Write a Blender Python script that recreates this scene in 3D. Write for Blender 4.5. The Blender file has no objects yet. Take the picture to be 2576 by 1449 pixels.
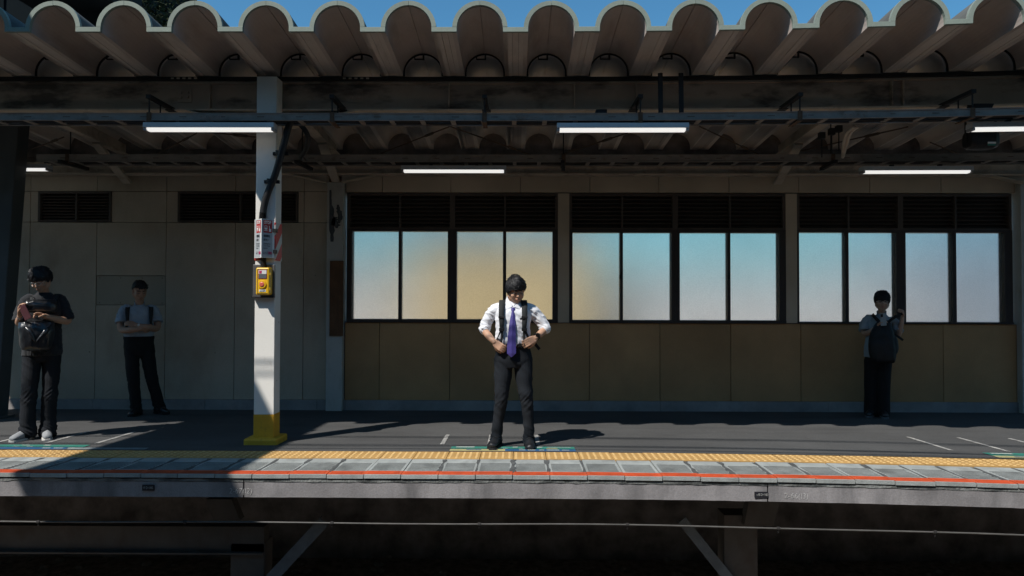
import bpy, bmesh, math, random
from mathutils import Vector, Matrix, Euler, noise
random.seed(7)
sc = bpy.context.scene
COL = sc.collection
R = math.radians

# ------------------------------------------------------------------ camera
F_PX, CX, CY = 1717.0, 1288.0, 724.5        # focal length and centre in a 2576 px wide frame
CAM_Z = 1.4035
PITCH, YAW, ROLL = math.atan(32.5 / 1717), math.atan(12 / 1717), R(0.15)
cam_rot = Matrix.Rotation(YAW, 3, 'Z') @ Matrix.Rotation(math.pi / 2 + PITCH, 3, 'X') @ Matrix.Rotation(ROLL, 3, 'Z')
cam_data = bpy.data.cameras.new('camera')
cam_data.sensor_width = 36.0
cam_data.lens = 36.0 * F_PX / 2576.0
cam_data.clip_start, cam_data.clip_end = 0.05, 4000
cam = bpy.data.objects.new('camera', cam_data)
cam.matrix_world = Matrix.Translation((0, 0, CAM_Z)) @ cam_rot.to_4x4()
COL.objects.link(cam)
sc.camera = cam

# ------------------------------------------------------------------ sky and sun
SUN_X, SUN_Y = 0.52, 0.552                    # metres the light moves right / away for each metre down
elev = math.atan(1 / math.hypot(SUN_X, SUN_Y))
world = bpy.data.worlds.new('World'); sc.world = world; world.use_nodes = True
wn = world.node_tree.nodes; wl = world.node_tree.links
wn.clear()
sky = wn.new('ShaderNodeTexSky'); sky.sky_type = 'NISHITA'; sky.sun_disc = False
sky.sun_elevation = elev
sky.sun_rotation = math.atan2(-SUN_X, -SUN_Y)
sky.altitude = 0; sky.air_density = 1.0; sky.dust_density = 0.35; sky.ozone_density = 1.6
bg = wn.new('ShaderNodeBackground'); bg.inputs['Strength'].default_value = 0.098
wo = wn.new('ShaderNodeOutputWorld')
tint = wn.new('ShaderNodeMix'); tint.data_type = 'RGBA'; tint.blend_type = 'MULTIPLY'; tint.inputs[0].default_value = 1.0
tint.inputs[7].default_value = (0.53, 1.04, 1.18, 1)      # clear deep blue day
wl.new(sky.outputs['Color'], tint.inputs[6]); wl.new(tint.outputs[2], bg.inputs['Color']); wl.new(bg.outputs['Background'], wo.inputs['Surface'])
sun_data = bpy.data.lights.new('sun', 'SUN'); sun_data.energy = 4.8; sun_data.angle = R(0.53)
sun_data.color = (1.0, 0.955, 0.89)
sun = bpy.data.objects.new('sun', sun_data); COL.objects.link(sun)
sun.rotation_mode = 'QUATERNION'
sun.rotation_quaternion = Vector((SUN_X, SUN_Y, -1)).to_track_quat('-Z', 'Y')
sun.location = (-6, -6, 14)
sc.view_settings.view_transform = 'Standard'; sc.view_settings.look = 'None'
sc.view_settings.exposure = 0.2; sc.view_settings.gamma = 1.0; sc.view_settings.use_curve_mapping = False
sc.render.engine = 'CYCLES'
cy = sc.cycles
cy.use_denoising = True
try: cy.denoiser = 'OPENIMAGEDENOISE'
except Exception: pass
cy.caustics_reflective = False; cy.caustics_refractive = False
cy.max_bounces = 8; cy.diffuse_bounces = 5; cy.glossy_bounces = 3; cy.transmission_bounces = 6
cy.sample_clamp_indirect = 4.0

# ------------------------------------------------------------------ where things stand
def ray(x, y):
    return cam_rot @ Vector(((x - CX) / F_PX, -(y - CY) / F_PX, -1.0))
def at(x, y, Y):                              # point of the place at depth Y
    d = ray(x, y); t = Y / d.y
    return Vector((d.x * t, Y, CAM_Z + d.z * t))
EDGE_Y, SLOPE, WALL_Y = 5.51, 0.025, 9.35
def floor_z(Y): return -SLOPE * (Y - 5.6)
def on_floor(x, y, lift=0.0):
    d = ray(x, y)
    t = (CAM_Z + 0.0 - (SLOPE * 5.6) - lift) / (-d.z - SLOPE * d.y)
    Y = d.y * t
    return Vector((d.x * t, Y, floor_z(Y) + lift))
def on_plane(x, y, p0, n):
    d = ray(x, y); o = Vector((0, 0, CAM_Z))
    t = (Vector(p0) - o).dot(n) / d.dot(n)
    return o + d * t
def bend(X, Y):                               # the platform curves towards the track on the right
    k = max(0.0, min(1.0, (WALL_Y - Y) / 3.75))
    return Y - (0.22 * (X / 4.1) ** 2 * k if X > 0 else 0.0)
def bslope(X, Y):
    k = max(0.0, min(1.0, (WALL_Y - Y) / 3.75))
    return -0.44 * X / 4.1 ** 2 * k if X > 0 else 0.0

# ------------------------------------------------------------------ mesh helpers
class MB:
    def __init__(s): s.v = []; s.f = []; s.m = []
    def add(s, vs, fs, m=0):
        b = len(s.v); s.v += [tuple(p) for p in vs]
        s.f += [tuple(b + i for i in q) for q in fs]; s.m += [m] * len(fs); return s
    def hexa(s, p, m=0):
        return s.add(p, [(0,3,2,1),(4,5,6,7),(0,1,5,4),(1,2,6,5),(2,3,7,6),(3,0,4,7)], m)
    def box(s, x0, x1, y0, y1, z0, z1, m=0):
        return s.hexa([(x0,y0,z0),(x1,y0,z0),(x1,y1,z0),(x0,y1,z0),(x0,y0,z1),(x1,y0,z1),(x1,y1,z1),(x0,y1,z1)], m)
    def obox(s, c, u, v, w, m=0):             # centre and three half-axis vectors
        c, u, v, w = Vector(c), Vector(u), Vector(v), Vector(w)
        return s.hexa([c-u-v-w, c+u-v-w, c+u+v-w, c-u+v-w, c-u-v+w, c+u-v+w, c+u+v+w, c-u+v+w], m)
    def bar(s, a, b, wx, wz, m=0, up=(0,0,1)):  # square bar from a to b
        a, b = Vector(a), Vector(b); t = (b - a).normalized(); u = t.cross(Vector(up))
        if u.length < 1e-4: u = t.cross(Vector((1,0,0)))
        u.normalize(); w = u.cross(t)
        return s.obox((a+b)/2, (b-a)/2, u*wx/2, w*wz/2, m)
    def tube(s, pts, r, n=8, m=0, ref=(0,1,0), round_end=True, power=1.0):
        P = [Vector(p) for p in pts]
        rr = [(q, q) if not isinstance(q, (tuple, list)) else tuple(q) for q in (r if isinstance(r, (list, tuple)) and len(r) == len(P) and not (len(P) == 2 and False) else [r]*len(P))]
        T = []
        for i in range(len(P)):
            a = P[max(i-1, 0)]; b = P[min(i+1, len(P)-1)]; T.append((b-a).normalized())
        rings = []
        if round_end:
            e = min(rr[0])
            for q, k in ((0.92, 0.38), (0.62, 0.78)):
                rings.insert(0, (P[0]-T[0]*e*k*0.8, (rr[0][0]*q, rr[0][1]*q), T[0]))
        for i in range(len(P)): rings.append((P[i], rr[i], T[i]))
        if round_end:
            e = min(rr[-1])
            for q, k in ((0.92, 0.38), (0.62, 0.78)):
                rings.append((P[-1]+T[-1]*e*k*0.8, (rr[-1][0]*q, rr[-1][1]*q), T[-1]))
        b0 = len(s.v); ref = Vector(ref)
        for p, (a, b), t in rings:
            u = t.cross(ref)
            if u.length < 0.15: u = t.cross(Vector((1,0.3,0)))
            u.normalize(); w = u.cross(t)
            for k in range(n):
                ang = 2*math.pi*k/n; ca, sa = math.cos(ang), math.sin(ang)
                if power != 1.0:
                    ca = math.copysign(abs(ca)**power, ca); sa = math.copysign(abs(sa)**power, sa)
                s.v.append(tuple(p + u*(a*ca) + w*(b*sa)))
        N = len(rings)
        for i in range(N-1):
            for k in range(n):
                s.f.append((b0+i*n+k, b0+i*n+(k+1)%n, b0+(i+1)*n+(k+1)%n, b0+(i+1)*n+k)); s.m.append(m)
        s.f.append(tuple(b0+k for k in range(n))[::-1]); s.m.append(m)
        s.f.append(tuple(b0+(N-1)*n+k for k in range(n))); s.m.append(m)
        return s
    def ell(s, c, r, m=0, n=12, k=8, rot=None):
        c = Vector(c); b0 = len(s.v)
        rings = []
        for i in range(1, k):
            th = math.pi*i/k
            for j in range(n):
                ph = 2*math.pi*j/n
                p = Vector((r[0]*math.sin(th)*math.cos(ph), r[1]*math.sin(th)*math.sin(ph), r[2]*math.cos(th)))
                if rot is not None: p = rot @ p
                s.v.append(tuple(c+p))
        top = Vector((0,0,r[2])); bot = Vector((0,0,-r[2]))
        if rot is not None: top = rot @ top; bot = rot @ bot
        s.v.append(tuple(c+top)); s.v.append(tuple(c+bot)); ti = len(s.v)-2; bi = ti+1
        for i in range(k-2):
            for j in range(n):
                s.f.append((b0+i*n+j, b0+(i+1)*n+j, b0+(i+1)*n+(j+1)%n, b0+i*n+(j+1)%n)); s.m.append(m)
        for j in range(n):
            s.f.append((ti, b0+j, b0+(j+1)%n)); s.m.append(m)
            s.f.append((bi, b0+(k-2)*n+(j+1)%n, b0+(k-2)*n+j)); s.m.append(m)
        return s
    def prism(s, poly, a, b, m=0):            # poly: list of 3-D points; swept by vector from offset a to offset b
        a, b = Vector(a), Vector(b); n = len(poly); b0 = len(s.v)
        s.v += [tuple(Vector(p)+a) for p in poly] + [tuple(Vector(p)+b) for p in poly]
        s.f += [tuple(range(b0, b0+n)), tuple(range(b0+2*n-1, b0+n-1, -1))]; s.m += [m, m]
        for i in range(n):
            j = (i+1) % n; s.f.append((b0+i, b0+n+i, b0+n+j, b0+j)); s.m.append(m)
        return s
    def xform(s, M):
        s.v = [tuple(M @ Vector(p)) for p in s.v]; return s
    def mesh(s, name, mats, smooth=False, fix=True):
        me = bpy.data.meshes.new(name)
        me.from_pydata(s.v, [], s.f)
        for mt in mats: me.materials.append(mt)
        if len(mats) > 1: me.polygons.foreach_set('material_index', s.m)
        if fix:
            bm = bmesh.new(); bm.from_mesh(me); bmesh.ops.recalc_face_normals(bm, faces=bm.faces); bm.to_mesh(me); bm.free()
        if smooth is True: me.polygons.foreach_set('use_smooth', [True]*len(me.polygons))
        me.update(); return me
    def build(s, name, mat, parent=None, smooth=False, bevel=0.0, local=False, fix=True):
        mats = mat if isinstance(mat, (list, tuple)) else [mat]
        me = s.mesh(name, mats, smooth, fix)
        return link(name, me, parent, local, bevel)
def root_of(o):
    while o.parent: o = o.parent
    return o
def link(name, me, parent=None, local=False, bevel=0.0):
    o = bpy.data.objects.new(name, me); COL.objects.link(o)
    if parent is not None:
        o.parent = parent
        if not local and parent.type == 'EMPTY' and parent.parent is None:
            o.matrix_parent_inverse = Matrix.Translation(-parent.location)
    if bevel > 0:
        b = o.modifiers.new('bevel', 'BEVEL'); b.width = bevel; b.segments = 2; b.limit_method = 'ANGLE'; b.angle_limit = R(40)
    return o
def tag(o, label=None, cat=None, group=None, kind=None):
    if label: o['label'] = label
    if cat: o['category'] = cat
    if group: o['group'] = group
    if kind: o['kind'] = kind
    return o
def thing(name, loc, label, cat, group=None):
    o = bpy.data.objects.new(name, None); COL.objects.link(o); o.location = loc
    o.empty_display_size = 0.1
    return tag(o, label, cat, group)
def dup(root, loc, label, rotz=None):
    r = root.copy(); COL.objects.link(r); r.location = loc; r['label'] = label
    if rotz is not None: r.rotation_euler = (0, 0, rotz)
    for ch in list(root.children):
        c = ch.copy(); COL.objects.link(c); c.parent = r
        for g in list(ch.children):
            d = g.copy(); COL.objects.link(d); d.parent = c
    return r
def text_mesh(body, size, align='CENTER', extrude=0.0004, bold=0.0):
    cu = bpy.data.curves.new('lettering', 'FONT'); cu.body = body; cu.size = size
    cu.align_x = align; cu.align_y = 'CENTER'; cu.extrude = extrude; cu.offset = bold; cu.resolution_u = 3
    o = bpy.data.objects.new('lettering', cu); COL.objects.link(o)
    dg = bpy.context.evaluated_depsgraph_get(); dg.update()
    me = bpy.data.meshes.new_from_object(o.evaluated_get(dg))
    bpy.data.objects.remove(o); bpy.data.curves.remove(cu)
    return me
def lettering(body, size, M, mat, parent, align='CENTER', stretch=1.0, bold=0.0):
    me = text_mesh(body, size, align, bold=bold)
    me.transform(M @ Matrix.Diagonal((stretch, 1, 1, 1)))
    me.materials.clear(); me.materials.append(mat)
    return link('lettering', me, parent)
def frame(o, u, v):                            # matrix taking text x,y to directions u,v at point o
    u = Vector(u).normalized(); v = Vector(v).normalized(); w = u.cross(v)
    M = Matrix((u, v, w)).transposed().to_4x4(); M.translation = Vector(o); return M

# ------------------------------------------------------------------ materials
MATS = {}
def mat(name, col, rough=0.7, var=0.12, scale=3.0, bump=0.0, bscale=60.0, spec=0.3, stain=None, stain_amt=0.0,
        stain_scale=(1,1,1), rnd=0.0, metal=0.0, stain_lo=0.5, stain_hi=0.7, grain=0.0, gscale=200.0, coords='pos', sheen=0.0, spots=None, spot_scale=4.0, spot_size=0.06, spot_amt=0.7):
    m = bpy.data.materials.new(name); m.use_nodes = True; nt = m.node_tree; n = nt.nodes; l = nt.links
    b = n['Principled BSDF']
    b.inputs['Roughness'].default_value = rough; b.inputs['Metallic'].default_value = metal
    b.inputs['Specular IOR Level'].default_value = spec
    if sheen: b.inputs['Sheen Weight'].default_value = sheen
    if coords == 'pos':
        g = n.new('ShaderNodeNewGeometry'); co = g.outputs['Position']
    else:
        g = n.new('ShaderNodeTexCoord'); co = g.outputs['Object']
    c = n.new('ShaderNodeRGB'); c.outputs[0].default_value = (*col, 1); out = c.outputs[0]
    def mixc(fac, a, bcol, mode='MIX'):
        x = n.new('ShaderNodeMix'); x.data_type = 'RGBA'; x.blend_type = mode
        if isinstance(fac, float): x.inputs[0].default_value = fac
        else: l.new(fac, x.inputs[0])
        l.new(a, x.inputs[6])
        if isinstance(bcol, tuple): x.inputs[7].default_value = (*bcol, 1)
        else: l.new(bcol, x.inputs[7])
        return x.outputs[2]
    def noise_fac(sc3, lo, hi, detail=5, r=0.6):
        mp = n.new('ShaderNodeMapping'); mp.inputs['Scale'].default_value = sc3; l.new(co, mp.inputs['Vector'])
        t = n.new('ShaderNodeTexNoise'); t.inputs['Scale'].default_value = 1.0; t.inputs['Detail'].default_value = detail
        t.inputs['Roughness'].default_value = r; l.new(mp.outputs[0], t.inputs['Vector'])
        mr = n.new('ShaderNodeMapRange'); mr.inputs[1].default_value = lo; mr.inputs[2].default_value = hi
        l.new(t.outputs[0], mr.inputs[0]); return mr.outputs[0]
    if var:
        dark = tuple(max(0, q*(1-2.2*var)) for q in col)
        out = mixc(noise_fac((scale,)*3, 0.68, 0.34), out, dark)
    if grain:
        f = noise_fac((gscale,)*3, 0.3, 0.7, 2, 0.5)
        mr = n.new('ShaderNodeMapRange'); mr.inputs[3].default_value = 1-grain; mr.inputs[4].default_value = 1+grain
        l.new(f, mr.inputs[0]); out = mixc(1.0, out, mr.outputs[0], 'MULTIPLY')
    if stain:
        f = noise_fac(stain_scale, stain_lo, stain_hi)
        mu = n.new('ShaderNodeMath'); mu.operation = 'MULTIPLY'; mu.inputs[1].default_value = stain_amt; l.new(f, mu.inputs[0])
        out = mixc(mu.outputs[0], out, stain)
    if spots:
        vo = n.new('ShaderNodeTexVoronoi'); vo.inputs['Scale'].default_value = spot_scale; l.new(co, vo.inputs['Vector'])
        wh = n.new('ShaderNodeMath'); wh.operation = 'MULTIPLY'; l.new(vo.outputs['Color'], wh.inputs[0]); wh.inputs[1].default_value = spot_size*1.6
        lt = n.new('ShaderNodeMath'); lt.operation = 'LESS_THAN'; l.new(vo.outputs['Distance'], lt.inputs[0]); l.new(wh.outputs[0], lt.inputs[1])
        sa = n.new('ShaderNodeMath'); sa.operation = 'MULTIPLY'; sa.inputs[1].default_value = spot_amt; l.new(lt.outputs[0], sa.inputs[0])
        out = mixc(sa.outputs[0], out, spots)
    if rnd:
        oi = n.new('ShaderNodeObjectInfo')
        mr = n.new('ShaderNodeMapRange'); mr.inputs[3].default_value = 1-rnd; mr.inputs[4].default_value = 1+rnd
        l.new(oi.outputs['Random'], mr.inputs[0]); out = mixc(1.0, out, mr.outputs[0], 'MULTIPLY')
    l.new(out, b.inputs['Base Color'])
    if bump:
        t = n.new('ShaderNodeTexNoise'); t.inputs['Scale'].default_value = bscale; t.inputs['Detail'].default_value = 4
        l.new(co, t.inputs['Vector'])
        bp = n.new('ShaderNodeBump'); bp.inputs['Strength'].default_value = bump; bp.inputs['Distance'].default_value = 0.01
        l.new(t.outputs[0], bp.inputs['Height']); l.new(bp.outputs[0], b.inputs['Normal'])
    MATS[name] = m; return m
def emit(name, col, s):
    m = bpy.data.materials.new(name); m.use_nodes = True; nt = m.node_tree
    b = nt.nodes['Principled BSDF']; b.inputs['Base Color'].default_value = (*col, 1)
    b.inputs['Emission Color'].default_value = (*col, 1); b.inputs['Emission Strength'].default_value = s
    return m

m_asphalt = mat('asphalt', (0.082, 0.082, 0.082), 0.9, 0.10, 0.9, bump=0.35, bscale=260, spec=0.2, stain=(0.045,0.045,0.046), stain_amt=0.6, stain_scale=(0.5,3.0,1), grain=0.30, gscale=120, spots=(0.17,0.17,0.165), spot_scale=9.0, spot_size=0.05, spot_amt=0.6)
m_concrete = mat('face concrete', (0.305, 0.29, 0.295), 0.9, 0.16, 2.2, bump=0.15, bscale=50, spec=0.2, stain=(0.09,0.088,0.09), stain_amt=0.85, stain_scale=(3.6,3,0.7), stain_lo=0.47, stain_hi=0.72, grain=0.10, gscale=90)
m_ledge = mat('ledge mortar', (0.26, 0.27, 0.26), 0.9, 0.2, 6, bump=0.8, bscale=60, stain=(0.05,0.055,0.055), stain_amt=0.9, stain_scale=(5,5,9), stain_lo=0.45, stain_hi=0.62)
m_slab = mat('edge slab concrete', (0.33, 0.35, 0.34), 0.85, 0.10, 5, bump=0.3, bscale=90, rnd=0.08, stain=(0.12,0.125,0.12), stain_amt=0.5, stain_scale=(6,3,3), grain=0.1, gscale=120)
m_groove = mat('groove bottom', (0.018, 0.021, 0.026), 0.9, 0.1, 8)
m_smear = mat('joint mortar smear', (0.10, 0.105, 0.105), 0.95, 0.2, 12)
m_orange = mat('orange stripe paint', (0.56, 0.088, 0.028), 0.75, 0.12, 9, rnd=0.06, stain=(0.25,0.07,0.04), stain_amt=0.5, stain_scale=(14,9,9), stain_lo=0.56, stain_hi=0.75)
m_tact = mat('tactile yellow', (0.475, 0.28, 0.095), 0.8, 0.10, 4, bump=0.2, bscale=150, rnd=0.05, grain=0.08, gscale=140, stain=(0.30,0.20,0.09), stain_amt=0.35, stain_scale=(5,5,5))
m_tact_dot = mat('tactile dome worn', (0.60, 0.40, 0.17), 0.75, 0.08, 9)
m_paint = mat('worn line paint', (0.42, 0.41, 0.39), 0.85, 0.2, 20, stain=(0.12,0.12,0.12), stain_amt=0.75, stain_scale=(30,12,20), stain_lo=0.48, stain_hi=0.62)
m_panel = mat('off white wall panel', (0.54, 0.455, 0.355), 0.85, 0.10, 0.8, bump=0.15, bscale=30, rnd=0.05, spots=(0.12,0.10,0.08), spot_scale=2.1, spot_size=0.022, grain=0.05, gscale=60, stain=(0.27,0.20,0.14), stain_amt=0.6, stain_scale=(1.6,1.6,0.7), stain_lo=0.5, stain_hi=0.75)
m_patch = mat('grey patch board', (0.38, 0.335, 0.265), 0.85, 0.06, 1.0)
m_ochre = mat('ochre lower panel', (0.52, 0.305, 0.145), 0.8, 0.12, 0.9, rnd=0.06, grain=0.05, gscale=60, spots=(0.16,0.10,0.06), spot_scale=2.3, spot_size=0.018, stain=(0.27,0.16,0.08), stain_amt=0.4, stain_scale=(1.2,1.2,0.8))
m_beige = mat('beige upper panel', (0.56, 0.46, 0.35), 0.85, 0.10, 1.0, rnd=0.03)
m_plinth = mat('wall base concrete', (0.36, 0.335, 0.325), 0.9, 0.14, 2.0, bump=0.4, bscale=50, stain=(0.13,0.13,0.14), stain_amt=0.5, stain_scale=(3,3,3))
m_frame = mat('dark window frame', (0.055, 0.045, 0.042), 0.55, 0.08, 4, spec=0.25)
m_louver = mat('dark brown louver', (0.10, 0.078, 0.066), 0.6, 0.1, 4)
m_post = mat('cream post paint', (0.50, 0.485, 0.45), 0.7, 0.08, 2.0, stain=(0.22,0.17,0.12), stain_amt=0.35, stain_scale=(5,5,2), stain_lo=0.55, stain_hi=0.72)
m_col = mat('white column paint', (0.80, 0.775, 0.72), 0.6, 0.03, 3.0, bump=0.08, bscale=60, spec=0.35, stain=(0.42,0.36,0.28), stain_amt=0.6, stain_scale=(9,9,4), stain_lo=0.60, stain_hi=0.8, spots=(0.22,0.12,0.07), spot_scale=5.0, spot_size=0.035)
m_yellow = mat('yellow band paint', (0.72, 0.385, 0.035), 0.65, 0.08, 5, spec=0.3, stain=(0.2,0.14,0.05), stain_amt=0.5, stain_scale=(14,14,9), stain_lo=0.6, stain_hi=0.75)
m_vault2 = mat('newer canopy board', (0.80, 0.73, 0.66), 0.9, 0.07, 1.3, rnd=0.05)
m_vault = mat('aged canopy board', (0.49, 0.43, 0.395), 0.9, 0.09, 1.3, bump=0.15, bscale=30, rnd=0.06, stain=(0.20,0.16,0.13), stain_amt=0.5, stain_scale=(3,1.1,3), stain_lo=0.52, stain_hi=0.72)
m_trough = mat('canopy trough board', (0.55, 0.495, 0.45), 0.9, 0.08, 2, rnd=0.06, stain=(0.22,0.18,0.15), stain_amt=0.5, stain_scale=(6,1.2,6), stain_lo=0.52, stain_hi=0.72)
m_rooftop = mat('canopy top sheet', (0.12, 0.125, 0.12), 0.9, 0.1, 2, spec=0.1)
m_fascia = mat('grey green fascia paint', (0.235, 0.275, 0.235), 0.6, 0.06, 6, rnd=0.05, grain=0.05, gscale=60, stain=(0.20,0.22,0.19), stain_amt=0.5, stain_scale=(7,7,7), stain_lo=0.55, stain_hi=0.75)
m_ring = mat('dark arch gasket', (0.03, 0.027, 0.025), 0.8, 0.1, 6)
m_beam = mat('dull painted steel beam', (0.44, 0.36, 0.29), 0.75, 0.12, 1.6, stain=(0.05,0.04,0.035), stain_amt=0.8, stain_scale=(1.3,2,3.5), stain_lo=0.5, stain_hi=0.62)
m_flange = mat('cream beam flange', (0.58, 0.50, 0.39), 0.75, 0.12, 3, stain=(0.12,0.09,0.06), stain_amt=0.5, stain_scale=(5,5,5), stain_lo=0.55, stain_hi=0.7)
m_rafter = mat('cream rafter paint', (0.58, 0.50, 0.41), 0.75, 0.12, 3, stain=(0.14,0.10,0.07), stain_amt=0.6, stain_scale=(4,4,4), stain_lo=0.52, stain_hi=0.7)
m_tray = mat('galvanised tray', (0.30, 0.275, 0.25), 0.75, 0.12, 5, spec=0.15, stain=(0.13,0.09,0.06), stain_amt=0.5, stain_scale=(7,9,9), stain_lo=0.55, stain_hi=0.7)
m_rust = mat('rusty clamp', (0.13, 0.08, 0.05), 0.8, 0.2, 20)
m_dark = mat('dark iron', (0.03, 0.028, 0.027), 0.7, 0.15, 10)
m_rod = mat('brace rod', (0.17, 0.12, 0.085), 0.7, 0.15, 8)
m_black = mat('black plastic', (0.014, 0.014, 0.015), 0.5, 0.05, 5)
m_conduit = mat('black conduit', (0.02, 0.02, 0.021), 0.45, 0.05, 5)
m_lamp = mat('lamp housing enamel', (0.50, 0.53, 0.56), 0.35, 0.03, 5, spec=0.5)
m_tube = emit('lit lamp tube', (1.0, 0.985, 0.95), 0.70)
m_white = mat('white sign enamel', (0.72, 0.72, 0.70), 0.4, 0.04, 8, spec=0.4)
m_red = mat('sign red', (0.42, 0.03, 0.03), 0.45, 0.05, 8)
m_ink = mat('sign black', (0.02, 0.02, 0.025), 0.5, 0.0)
m_inkgrey = mat('sign grey ink', (0.10, 0.11, 0.12), 0.5, 0.0)
m_magenta = mat('sign crimson ink', (0.45, 0.03, 0.12), 0.5, 0.0)
m_btnbox = mat('yellow button case', (0.80, 0.46, 0.015), 0.38, 0.04, 10, spec=0.5)
m_btn = mat('red push button', (0.62, 0.13, 0.09), 0.35, 0.02, 10, spec=0.5)
m_clear = mat('grey plastic backplate', (0.10, 0.10, 0.10), 0.35, 0.1, 10, spec=0.5)
m_bridge = mat('dark teal bridge cladding', (0.022, 0.029, 0.033), 0.95, 0.12, 1.5, spec=0.05, rnd=0.05)
m_leg = mat('dark raked leg paint', (0.085, 0.095, 0.10), 0.65, 0.14, 1.2, stain=(0.06,0.06,0.055), stain_amt=0.6, stain_scale=(5,5,1.2))
m_ballast = mat('track ballast', (0.37, 0.315, 0.265), 0.95, 0.3, 14, bump=1.0, bscale=18)
m_under = mat('under platform dirt', (0.36, 0.32, 0.30), 0.95, 0.3, 3)
m_steel = mat('grey brown steel support', (0.11, 0.10, 0.09), 0.7, 0.15, 3, stain=(0.07,0.05,0.04), stain_amt=0.7, stain_scale=(5,5,3), stain_lo=0.48, stain_hi=0.68)
m_brace = mat('galvanised brace', (0.15, 0.17, 0.185), 0.7, 0.15, 6)
m_pipe = mat('grey pipe', (0.10, 0.097, 0.092), 0.5, 0.15, 8)
m_wood = mat('brown timber board', (0.16, 0.075, 0.035), 0.75, 0.2, 5, stain=(0.07,0.035,0.02), stain_amt=0.7, stain_scale=(30,30,1.5))
m_scab = mat('bare peeled patch', (0.09, 0.10, 0.11), 0.85, 0.2, 9)
m_green = mat('green floor sticker', (0.04, 0.215, 0.165), 0.6, 0.1, 6, stain=(0.07,0.14,0.12), stain_amt=0.6, stain_scale=(20,20,20))
m_blue = mat('blue floor sticker', (0.03, 0.105, 0.24), 0.6, 0.1, 6, stain=(0.06,0.09,0.12), stain_amt=0.5, stain_scale=(20,20,20))
m_cream = mat('pale yellow floor sticker', (0.42, 0.38, 0.19), 0.6, 0.1, 6)
m_pale = mat('pale worn floor sticker', (0.22, 0.25, 0.26), 0.7, 0.15, 14)
m_stprint = mat('sticker white print', (0.45, 0.50, 0.46), 0.6, 0.1, 30)
m_chalk = mat('chalk', (0.42, 0.42, 0.40), 0.9, 0.2, 60)
def stripes(name, ca, cb, axis, period, duty=0.5, rough=0.5):
    m = bpy.data.materials.new(name); m.use_nodes = True; nt = m.node_tree; n = nt.nodes; l = nt.links
    b = n['Principled BSDF']; b.inputs['Roughness'].default_value = rough
    g = n.new('ShaderNodeNewGeometry')
    d = n.new('ShaderNodeVectorMath'); d.operation = 'DOT_PRODUCT'; d.inputs[1].default_value = Vector(axis).normalized()
    l.new(g.outputs['Position'], d.inputs[0])
    q = n.new('ShaderNodeMath'); q.operation = 'DIVIDE'; q.inputs[1].default_value = period; l.new(d.outputs['Value'], q.inputs[0])
    fr = n.new('ShaderNodeMath'); fr.operation = 'FRACT'; l.new(q.outputs[0], fr.inputs[0])
    th = n.new('ShaderNodeMath'); th.operation = 'GREATER_THAN'; th.inputs[1].default_value = duty; l.new(fr.outputs[0], th.inputs[0])
    x = n.new('ShaderNodeMix'); x.data_type = 'RGBA'; l.new(th.outputs[0], x.inputs[0])
    x.inputs[6].default_value = (*ca, 1); x.inputs[7].default_value = (*cb, 1)
    l.new(x.outputs[2], b.inputs['Base Color']); return m
m_hazard = stripes('red white hazard tape', (0.60, 0.05, 0.04), (0.62, 0.60, 0.56), (0.7, 0.7, -0.72), 0.145, 0.58)
m_tie = stripes('violet diagonal tie silk', (0.040, 0.030, 0.165), (0.068, 0.054, 0.235), (0.75, 0, 0.66), 0.012, 0.45, 0.5)

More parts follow.
